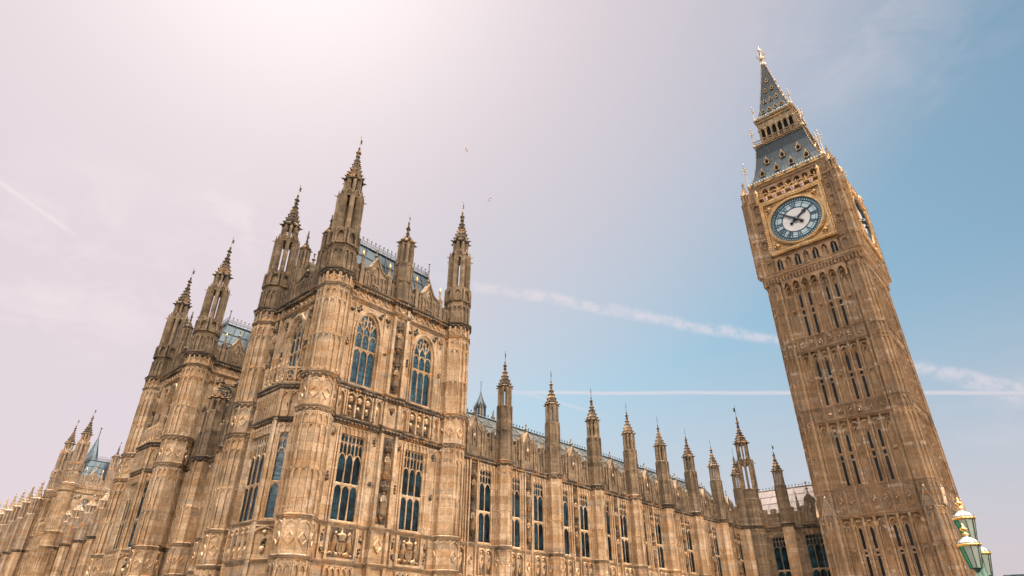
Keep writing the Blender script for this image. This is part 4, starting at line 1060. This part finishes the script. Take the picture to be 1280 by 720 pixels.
def clock(f):
    fr = MB(); q = 4.4
    w0 = 6.5
    fr.box(f, -q, q, 50.55, 51.05, 6.3, 7.0); fr.box(f, -q, q, 59.0, 59.5, 6.3, 7.0); fr.box(f, -q, -q+.5, 51.05, 59.0, 6.3, 7.0); fr.box(f, q-.5, q, 51.05, 59.0, 6.3, 7.0)
    for s in (-1, 1):      # beaded rope edge
        for k in range(24): fr.lump(f.p(s*(q-.08), 50.8+k*.37, 7.0), .19)
        for k in range(20): fr.lump(f.p(-q+.35+k*.42, 50.75 if s < 0 else 59.3, 7.0), .15)
    fr.box(f, -3.9, 3.9, 51.05, 59.0, 6.3, 6.62)
    circ(fr, f, 3.46, 3.78, 6.6, 6.98); circ(fr, f, 3.74, 3.92, 6.6, 6.84)
    for su in (-1, 1):
        for sv in (-1, 1):
            c = (su*3.2, ZD+sv*3.2); foliage(fr, f, c[0], c[1], .55, 6.66, 14, 9)
            fr.lathe(f.p(c[0], c[1]-.2, 6.75), [(.1, 0), (.28, .1), (.3, .3), (.12, .5)], 8, sm=True)
            fr.bar(f, (su*3.72, ZD+sv*2.2), (su*3.72, ZD+sv*3.75), .1, 6.6, 6.75); fr.bar(f, (su*2.2, ZD+sv*3.75), (su*3.72, ZD+sv*3.75), .1, 6.6, 6.754)
            foliage(fr, f, su*2.75, ZD+sv*3.6, .24, 6.66, 6, 4); foliage(fr, f, su*3.6, ZD+sv*2.7, .24, 6.66, 6, 4)
    # cresting above with arcaded lace and corner balls
    fr.box(f, -q, q, 59.5, 59.75, 6.3, 6.95); fr.box(f, -q, q, 60.35, 60.6, 6.3, 7.0)
    for k in range(7):
        u = -3.9+k*1.3; 
        if k < 6: arch(fr, f, u, u+1.3, 60.6, 61.25, .1, 6.6, 6.85, 5)
        fr.lathe(f.p(u, 60.6, 6.72), [(.12, 0), (.07, .4), (.16, .55), (.04, .75), (0, .95)], 6)
    for s in (-1, 1): fr.box(f, s*q-.22, s*q+.22, 59.5, 61.0, 6.5, 7.05); fr.lathe(f.p(s*q, 61.0, 6.75), [(.24, 0), (.3, .15), (.16, .3), (.32, .55), (.3, .8), (.1, 1.0), (.05, 1.3)], 8, sm=True)
    F = fr.build('clock_frame', M_GOLD, CT)
    sh_, cr_ = MB(), MB()
    for k in range(6):
        u = -3.25+k*1.3; P = [(u-.26, 60.33), (u+.26, 60.33), (u+.26, 59.98), (u, 59.72), (u-.26, 59.98)]
        sh_.prism(f, P, 6.7, 7.03); cr_.box(f, u-.055, u+.055, 59.8, 60.32, 6.98, 7.05); cr_.box(f, u-.25, u+.25, 60.03, 60.14, 6.98, 7.053)
    s_ = sh_.build('shields', M_WHITE, F); cr_.build('crosses', M_RED, s_)
    di = MB(); n = 96; di.prism(f, [(math.sin(2*PI*k/n)*3.48, ZD+math.cos(2*PI*k/n)*3.48) for k in range(n)], 6.6, 6.70)
    Dl = di.build('dial', M_OPALB, CT); di = MB(); di.prism(f, [(math.sin(2*PI*k/n)*1.9, ZD+math.cos(2*PI*k/n)*1.9) for k in range(n)], 6.68, 6.71); di.build('dial_centre', M_OPAL, Dl)
    ir = MB()
    circ(ir, f, 3.40, 3.50, 6.70, 6.80); circ(ir, f, 2.86, 2.95, 6.70, 6.77); circ(ir, f, 1.86, 1.98, 6.70, 6.77); circ(ir, f, 2.55, 2.60, 6.70, 6.74); circ(ir, f, 3.24, 3.30, 6.70, 6.75); circ(ir, f, 2.98, 3.04, 6.70, 6.75)
    for k in range(60):
        a_ = 2*PI*k/60; sn, cs2 = math.sin(a_), math.cos(a_); t = .13 if k % 5 == 0 else .055
        ir.bar(f, (sn*2.9, ZD+cs2*2.9), (sn*3.45, ZD+cs2*3.45), t, 6.70, 6.76)
        if k % 5:
            b_ = a_; ir.bar(f, (math.sin(b_-.028)*3.14, ZD+math.cos(b_-.028)*3.14), (math.sin(b_+.028)*3.14, ZD+math.cos(b_+.028)*3.14), .10, 6.70, 6.762)
    for k in range(12):
        a_ = 2*PI*k/12; sn, cs2 = math.sin(a_), math.cos(a_)
        ir.bar(f, (sn*1.9, ZD+cs2*1.9), (sn*2.6, ZD+cs2*2.6), .035, 6.70, 6.73)
        numeral(ir, f, ZD, ['XII', 'I', 'II', 'III', 'IV', 'V', 'VI', 'VII', 'VIII', 'IX', 'X', 'XI'][k], a_, 2.0, 2.88, 6.70)
    ir.build('numeral_ring', M_BLUE, Dl)
    hh, mh = MB(), MB(); ah = 2*PI*(1+52/60)/12; am = 2*PI*52/60
    def P_(a_, r, o=0): return (math.sin(a_)*r+math.cos(a_)*o, ZD+math.cos(a_)*r-math.sin(a_)*o)
    hh.prism(f, [P_(ah, -.75, -.13), P_(ah, 1.25, -.15), P_(ah, 1.35, -.33), P_(ah, 1.75, -.2), P_(ah, 2.1, 0), P_(ah, 1.75, .2), P_(ah, 1.35, .33), P_(ah, 1.25, .15), P_(ah, -.75, .13)], 6.80, 6.88)
    hh.lathe(f.p(0, ZD, 6.84), [(.3, -.3), (.34, -.1), (.34, .1), (.3, .3)], 10, sm=True); q_ = P_(ah, -.8); hh.lump(f.p(q_[0], q_[1], 6.84), .33, 1, 1, 1)
    mh.prism(f, [P_(am, -.9, -.16), P_(am, .2, -.16), P_(am, 3.25, -.05), P_(am, 3.25, .05), P_(am, .2, .16), P_(am, -.9, .16)], 6.92, 7.0)
    q_ = P_(am, -.95); mh.lump(f.p(q_[0], q_[1], 6.95), .34)
    hh.build('hour_hand', M_NAVY, Dl); mh.build('minute_hand', M_NAVY, Dl)
for f in FA: clock(f)
# belfry
bf, bv, be = MB(), MB(), MB()
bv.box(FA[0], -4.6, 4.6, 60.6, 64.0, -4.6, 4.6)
for f in FA:
    for s in (-1, 1): bf.box(f, s*4.85-.75, s*4.85+.75, 60.6, 64.0, 4.4, 5.5); panels(bf, f, s*4.85-.7, s*4.85+.7, 60.7, 63.8, 2, 5.5, .1, .1, (63.6,), .4)
    for k in range(8): u = -4.1+k*8.2/7; bf.box(f, u-.16, u+.16, 60.6, 63.2, 4.65, 5.45)
    for k in range(7):
        u0, u1 = -4.1+k*8.2/7, -4.1+(k+1)*8.2/7; bf.prism(f, [(u0, 63.5)] + archpts(u0+.1, u1-.1, 62.4, 63.05, 6) + [(u1, 63.5)], 4.7, 5.35)
        bf.box(f, (u0+u1)/2-.05, (u0+u1)/2+.05, 60.6, 62.9, 4.8, 4.95)
    bf.box(f, -4.2, 4.2, 60.6, 61.2, 4.72, 5.3)
    for k in range(27): be.lump(f.p(-5.5+k*.423, 64.3, 5.72), .16)
sq(bf, [(4.5, 63.45), (5.53, 63.46), (5.53, 63.9), (4.5, 63.9)]); sq(be, [(5.2, 63.85), (5.75, 63.86), (5.75, 64.1), (5.66, 64.12), (5.66, 64.35), (5.1, 64.4)])
BF = bf.build('belfry', M_TOWER, CT); bv.build('belfry_void', M_DARK, BF); be.build('eaves', M_GOLD, CT)
gr = MB(); gr.prism(Fr((0, 0, 0), 0), [(-.2, .42), (.2, .42), (.2, .15), (0, 0), (-.2, .15)], 0, .08); ME_GR = gr.mesh('green_shield', M_DKGREEN)
for f in FA:
    for k in range(7): put('green_shield', ME_GR, CT, f.p(-5.0+k*1.66, 63.88, 5.7), f.a)
# iron roofs, square in plan with concave sides
def sq_roof(prof, name, step=.55, studs=27):
    mb, ro = MB(), MB(); mb.dm = M_PGOLD
    for f in FA:
        for (h0, z0), (h1, z1) in zip(prof, prof[1:]): mb.face([f.p(-h0, z0, h0), f.p(h0, z0, h0), f.p(h1, z1, h1), f.p(-h1, z1, h1)])
        n = max(2, int(2*prof[0][0]/step))
        for k in range(1, n):
            t = -1+2*k/n; ro.tube([f.p(h*t, z, h+.02) for h, z in prof if True], .035, 4)
        # crocketed hips, studs along the foot
        n0 = len(mb.F)
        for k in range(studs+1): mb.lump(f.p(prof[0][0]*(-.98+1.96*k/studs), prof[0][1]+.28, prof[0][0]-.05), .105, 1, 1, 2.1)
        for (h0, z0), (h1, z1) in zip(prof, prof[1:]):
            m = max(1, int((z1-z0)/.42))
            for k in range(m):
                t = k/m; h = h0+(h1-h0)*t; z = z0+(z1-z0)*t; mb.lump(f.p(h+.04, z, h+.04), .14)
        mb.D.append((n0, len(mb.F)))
    return mb, ro
def dormer_meshes(s, d):
    mb, go, vo = MB(), MB(), MB(); f = Fr((0, 0, 0), 0); z = u = w = 0
    mb.prism(f, [(u-.3*s, z), (u+.3*s, z), (u+.3*s, z+.55*s), (u, z+1.1*s), (u-.3*s, z+.55*s)], w-d, w)
    vo.prism(f, [(u-.15*s, z+.1*s), (u+.15*s, z+.1*s), (u+.15*s, z+.5*s), (u, z+.75*s), (u-.15*s, z+.5*s)], w, w+.03)
    for q in (-1, 1): go.bar(f, (u+q*.4*s, z+.45*s), (u, z+1.2*s), .11*s, w-.15, w+.08); go.box(f, u+q*.3*s-.05*s, u+q*.3*s+.05*s, z, z+.5*s, w-.02, w+.06)
    go.box(f, u-.35*s, u+.35*s, z-.06, z+.05, w-.02, w+.1); go.lump(f.p(u, z+1.3*s, w), .1*s, 1, 1, 2)
    return mb.mesh('dormer', M_IRONROOF), go.mesh('gilded_gable', M_GOLD), vo.mesh('opening', M_DARK)
def dormer(me, f, u, z, w): o = put('dormer', me[0], CT, f.p(u, z, w), f.a); put('gilded_gable', me[1], o); put('opening', me[2], o)
DM1, DM2 = dormer_meshes(1.0, .9), dormer_meshes(.62, .5)
P1 = [(5.6, 64.3), (5.05, 65.3), (4.7, 66.3), (4.3, 68), (3.95, 70), (3.68, 72.3)]
mb, ro = sq_roof(P1, 'roof')
def hat(P, z):
    for (h0, z0), (h1, z1) in zip(P, P[1:]):
        if z0 <= z <= z1: return h0+(h1-h0)*(z-z0)/(z1-z0)
for f in FA:
    for z, us in ((65.6, (-3.3, -1.1, 1.1, 3.3)), (68.0, (-2.4, -.0, 2.4))):
        for u in us: dormer(DM1, f, u, z, hat(P1, z)+.12)
o = mb.build('lower_roof', M_IRONROOF, CT); ro.build('roof_ribs', M_IRON, o)
# lantern gallery
la, lv = MB(), MB()
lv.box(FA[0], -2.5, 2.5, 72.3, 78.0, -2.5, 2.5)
la.box(FA[0], -3.8, 3.8, 72.2, 72.6, -3.8, 3.8); la.box(FA[0], -3.95, 3.95, 72.45, 72.62, -3.95, 3.95)
for f in FA:
    for k in range(25): la.box(f, -3.8+k*.3167-.03, -3.8+k*.3167+.03, 72.6, 73.5, 3.76, 3.82)
    la.box(f, -3.74, 3.74, 73.45, 73.56, 3.74, 3.86); la.box(f, -3.74, 3.74, 72.95, 73.02, 3.75, 3.83); la.box(f, 3.74, 3.88, 72.6, 73.7, 3.74, 3.88)
    for k in range(7):
        u = -2.7+k*.9; la.box(f, u-.13, u+.13, 72.6, 77.6, 2.5, 2.86); la.lathe(f.p(u, 76.0, 2.86), [(.1, 0), (.16, .1), (.06, .4), (0, .6)], 6)
        if k < 6: la.prism(f, [(u, 77.7)] + archpts(u+.08, u+.82, 75.6, 76.3, 6) + [(u+.9, 77.7)], 2.45, 2.75); arch(la, f, u+.05, u+.85, 75.6, 76.5, .1, 2.7, 2.85, 6); la.box(f, u+.1, u+.8, 73.8, 74.0, 2.5, 2.75); la.box(f, u+.1, u+.8, 72.6, 73.0, 2.5, 2.7)
    for k in range(16): la.lump(f.p(-3.05+k*.407, 78.2, 3.12), .15)
sq(la, [(2.4, 77.55), (2.95, 77.56), (2.95, 77.98), (3.15, 78.0), (3.15, 78.3), (2.4, 78.34)])
LA = la.build('lantern', M_GOLD2, CT); lv.build('lantern_void', M_DARK, LA)
P2 = [(3.0, 78.3), (2.45, 79.3), (2.1, 80.6), (1.65, 83), (1.2, 85.8), (.7, 89), (.3, 91.8)]
mb, ro = sq_roof(P2, 'spire', .5, 16)
for f in FA:
    for z, us in ((79.6, (-1.5, -.5, .5, 1.5)), (82.0, (-1.0, 0, 1.0)), (84.6, (-.55, .55)), (87.0, (0,))):
        for u in us: dormer(DM2, f, u, z, hat(P2, z)+.08)
o = mb.build('spire', M_IRONROOF, CT); ro.build('roof_ribs', M_IRON, o)
fi = MB(); c = (0, 0, 0)
fi.lathe(c, [(.32, 91.6), (.55, 92.0), (.5, 92.3), (.2, 92.5), (.16, 93.2), (.5, 93.5), (.5, 93.8), (.18, 94.0), (.12, 95.4), (.28, 95.6), (.34, 95.9), (.2, 96.2), (.06, 96.4), (.05, 97.0)], 8, sm=True)
for j in range(8):
    t = j*PI/4; d = Vector((math.cos(t), math.sin(t), 0))
    fi.tube([d*.15+Vector((0, 0, 93.9)), d*.7+Vector((0, 0, 94.3)), d*.62+Vector((0, 0, 94.8))], .06, 5); fi.lump(d*.72+Vector((0, 0, 94.45)), .15)
fi.build('finial', M_PGOLD, CT)
def rod(h, b):
    m = MB(); m.lathe((0, 0, 0), [(.22*b, 0), (.25*b, .3), (.1*b, .5), (.07*b, h*.55), (.16*b, h*.58), (.06*b, h*.62), (.04*b, h)], 6)
    m.lump((0, 0, h), .14*b, 1, 1, 1.6)
    for z in (h*.66, h*.8):
        for t in (0, PI/2): m.tube([(-.4*b*math.cos(t), -.4*b*math.sin(t), z), (.4*b*math.cos(t), .4*b*math.sin(t), z)], .05*b, 4); m.lump((.4*b*math.cos(t), .4*b*math.sin(t), z), .1*b); m.lump((-.4*b*math.cos(t), -.4*b*math.sin(t), z), .1*b)
    return m.mesh('corner_finial', M_PGOLD)
for h, b, q, z in ((4.6, 1.1, 5.6, 64.2), (3.8, 1.0, 3.8, 72.5), (3.2, .9, 3.0, 78.2)):
    me = rod(h, b)
    for x in (-1, 1):
        for y in (-1, 1): put('corner_finial', me, CT, (x*q, y*q, z))

# ------------------------------------------------------------------ far ventilation lantern behind the range roof
VL = thing('roof_lantern', 'small dark spired ventilation lantern peeping over the long roof ridge', 'roof lantern', (34.6, 19.6, 0))
vb, vs = MB(), MB(); c = (0, 0, 0)
octo(vb, c, 1.2, 0, 28.2); vb.box(Fr((0, 0, 0), 0), -1.25, 1.25, 27.2, 28.3, -1.25, 1.25)
for x in (-1.2, 1.2):
    for y in (-1.2, 1.2): vb.lathe((x, y, 0), [(.16, 26.5), (.14, 29.2), (0, 30.0)], 4, PI/4)
vs.lathe(c, [(1.2, 28.2), (.75, 28.7)], 8)
lantern(vs, c, .62, 28.7, 30.3, .34, .4, True); vs.lathe(c, [(.68, 30.35), (.5, 30.9), (.2, 31.7), (.05, 32.4)], 8); vs.tube([(0, 0, 32.3), (0, 0, 33.6)], .04, 5); vs.lump((0, 0, 33.7), .1)
vb.build('base', M_WEATH, VL); vs.build('spire', M_LEADROLL, VL)
# slate turret roof behind the farthest tower
SR = thing('slate_spire', 'blue slate spirelet on the roof of the farthest tower', 'spire', (16.0, 112.5, 25.5))
m_ = MB(); m_.lathe((0, 0, 0), [(2.0, 0), (2.0, 6.2), (2.4, 6.4), (1.3, 9), (.1, 14)], 8); m_.build('spire_roof', M_LEAD, SR); m_ = MB(); m_.tube([(0, 0, 13.9), (0, 0, 16)], .07, 5); m_.lump((0, 0, 16), .2); m_.build('finial', M_IRON, SR)

# ------------------------------------------------------------------ bridge, lamp standard
plain('bridge_road', -200, 40, -62, -32.6, 2.39, M_ROAD)
BP = thing('bridge_parapet', 'green painted iron bridge parapet below the lamp', 'parapet', (0, -33.1, 0))
m_ = MB(); f = Fr((0, 0, 0), 0); M_BGREEN = pmat('bridge_green_paint', (.10, .24, .17), .45)
m_.box(f, -200, 40, 1.2, 2.6, -.25, .25); m_.box(f, -200, 40, 3.35, 3.5, -.16, .16); m_.box(f, -200, 40, 1.0, 1.25, -.3, .35)
for k in range(300): m_.box(f, -100+k*.4-.05, -100+k*.4+.05, 2.6, 3.36, -.06, .06)
m_.build('railing', M_BGREEN, BP)
mb = MB(); f = Fr((0, 0, 0), 0)
for k in range(8): mb.box(f, -190+k*30-2, -190+k*30+2, -3, 2.38, -.0, 28)
EMB = thing('embankment_wall', 'stone embankment wall along the river below the towers', 'wall', (-9, 0, 0))
m_ = MB(); m_.box(Fr((0, 0, 0), -PI/2), -6000, 6000, -4, 1.0, 0, .5); m_.build('masonry', M_STONE, EMB)

M_LGREEN = pmat('lamp_green_paint', (.02, .115, .075), .4); M_LPALE = pmat('lamp_hood_enamel', (.44, .41, .43), .3)
M_LGREENP = pmat('lamp_pale_green', (.28, .50, .40), .45)
M_PANE = pmat('lamp_frosted_pane', (.52, .58, .50), .25); M_PGREEN = pmat('lamp_green_pane', (.02, .42, .20), .25)
LX, LY, LZ = -1.98, -33.18, 3.42
LP = thing('street_lamp', 'ornate green and gold bridge lamp with three lanterns before the clock tower foot', 'street lamp', (LX, LY, LZ))
po = MB(); po.lathe((0, 0, 0), [(.34, 0), (.34, .12), (.22, .2), (.16, .45), (.13, .6), (.1, 1.0), (.13, 1.12), (.16, 1.2), (.1, 1.3), (.08, 2.4), (.12, 2.46)], 8, sm=True)
for s in (-1, 1):
    po.tube([(s*.06, 0, 1.15), (s*.3, 0, 1.12), (s*.52, 0, 1.3), (s*.56, 0, 1.85)], [.05, .045, .04, .05], 6); po.tube([(s*.08, 0, .75), (s*.3, 0, .9), (s*.4, 0, 1.14)], .03, 5)
po.build('post', M_LGREENP, LP)
def lamp_head(x, z, s=1.0):
    n = 8; fr, pn, pg, hd, gd = MB(), MB(), MB(), MB(), MB()
    r0, r1, h = .14*s, .25*s, .57*s
    c = Vector((x, 0, z)); rot = R(14.5)
    def pt(k, t, e=0):
        a_ = rot+2*PI*k/n; r = r0+(r1-r0)*t+e; return c+Vector((math.cos(a_)*r, math.sin(a_)*r, h*t))
    for k in range(n):
        fr.tube([pt(k, 0, .004), pt(k, 1, .004)], .013*s, 5); fr.tube([pt(k, 0), pt(k+1, 0)], .016*s, 5); fr.tube([pt(k, 1), pt(k+1, 1)], .02*s, 5)
        a, b, d, e = pt(k, .02), pt(k+1, .02), pt(k+1, .97), pt(k, .97)
        nn = (b-a).cross(e-a).normalized()*.006
        mid = (a+b+d+e)/4-c; side = mid.x*-.55+mid.y*.83     # panes turned to the sunny left
        T_ = pg if k in GREENP else pn
        T_.face([a, b, d, e]); T_.face([e-nn, d-nn, b-nn, a-nn])
        # small arched head of each pane
        for q in range(5): pass
    fr.lathe(c, [(.03*s, -.13*s), (.05*s, -.08*s), (.1*s, -.04*s), (r0, 0)], 8)
    gd.lathe(c+Vector((0, 0, h)), [(r1*1.02, -.015*s), (r1*1.17, .0), (r1*1.2, .03*s), (r1*1.08, .055*s)], 24, sm=True)
    for k in range(18): t = 2*PI*k/18; gd.lump(c+Vector((math.cos(t)*r1*1.17, math.sin(t)*r1*1.17, h+.03*s)), .022*s)
    hd.lathe(c+Vector((0, 0, h+.045*s)), [(r1*1.1, 0), (r1*1.02, .05*s), (r1*.8, .11*s), (r1*.5, .165*s), (r1*.24, .2*s), (r1*.2, .25*s)], 24, sm=True)
    for k in range(8):
        t = 2*PI*k/8; fr.tube([c+Vector((math.cos(t)*r1*q*1.01, math.sin(t)*r1*q*1.01, h+zz*s)) for q, zz in ((1.1, .05), (1.03, .1), (.81, .16), (.5, .217), (.25, .25))], .007*s, 4)
    gd.lathe(c+Vector((0, 0, h+.26*s)), [(.05*s, 0), (.085*s, .03*s), (.09*s, .06*s), (.04*s, .09*s), (.03*s, .12*s), (.07*s, .16*s), (.08*s, .2*s), (.05*s, .24*s), (.025*s, .27*s), (.035*s, .3*s), (.01*s, .35*s)], 8, sm=True)
    for k in range(6): t = k*PI/3; gd.lump(c+Vector((math.cos(t)*.085*s, math.sin(t)*.085*s, h+(.31 if k % 2 else .44)*s)), .028*s)
    o = fr.build('lantern', M_LGREEN, LP); pn.build('pane', M_PANE, o); pg.build('green_pane', M_PGREEN, o); hd.build('hood', M_LPALE, o); gd.build('gilding', M_BGOLD, o)
GREENP = (1, 2)
lamp_head(-.56, 1.94, .78); lamp_head(.56, 1.86, .78); lamp_head(0, 2.55, .8)
# distant rooftop right of the lamp
HB = thing('distant_building', 'low distant building with a blue roof, just showing beside the lamp', 'building', (252, -10.5, -2.4), R(-90))
m_ = MB(); f = Fr((0, 0, 0), 0); m_.box(f, -4, 3, 2.4, 22.5, -8, 8); rf = MB(); rf.prism(Fr((0, 0, 0), 0), [(-4.3, 22.5), (3.3, 22.5), (2.2, 24.6), (-3, 24.6)], -8.2, 8.2)
m_.build('wall', M_WEATH, HB); rf.build('roof', M_LEAD, HB)
# thin summer haze in the air
HZ = MB(); HZ.box(Fr((0, 0, 0), 0), -6050, 6050, -5, 104, -6050, 6050); hz = HZ.build('haze', pmat('haze_air', (1, 1, 1))); hz['kind'] = 'stuff'
ht = hz.active_material.node_tree; ht.nodes.remove(ht.nodes['Principled BSDF'])
hv = ht.nodes.new('ShaderNodeVolumePrincipled'); hv.inputs['Color'].default_value = (.95, .87, .88, 1); hv.inputs['Density'].default_value = HAZE; hv.inputs['Anisotropy'].default_value = .6
ht.links.new(hv.outputs[0], ht.nodes['Material Output'].inputs['Volume'])
# two gulls high over the roofs
def gull(px, py, dist, label, a):
    p = cam.matrix_world.translation + raydir(px, py)*dist
    o = thing('gull', label, 'bird', p, a, 'birds in the sky')
    b = MB(); b.lathe((0, 0, 0), [(.02, -.26), (.07, -.12), (.08, .05), (.05, .2), (.015, .28)], 8, sm=True); b.V = [(x, z, y) for x, y, z in b.V]; b.lump((0, .27, .02), .06)
    b.build('body', M_WHITE, o)
    for s in (-1, 1):
        w = MB(); w.prism(Fr((0, 0, 0), 0), [(s*.03, .02), (s*.35, .16), (s*.75, .06), (s*.75, .04), (s*.35, .12), (s*.03, -.02)], -.1, .08); w.build('wing', M_WHITE, o)
gull(583, 187, 110, 'tiny pale gull in the sky, the higher of the two above the tower spires', .6)
gull(612, 250, 125, 'tiny pale gull in the sky, the lower one above the right spire of the tower', 1.2)
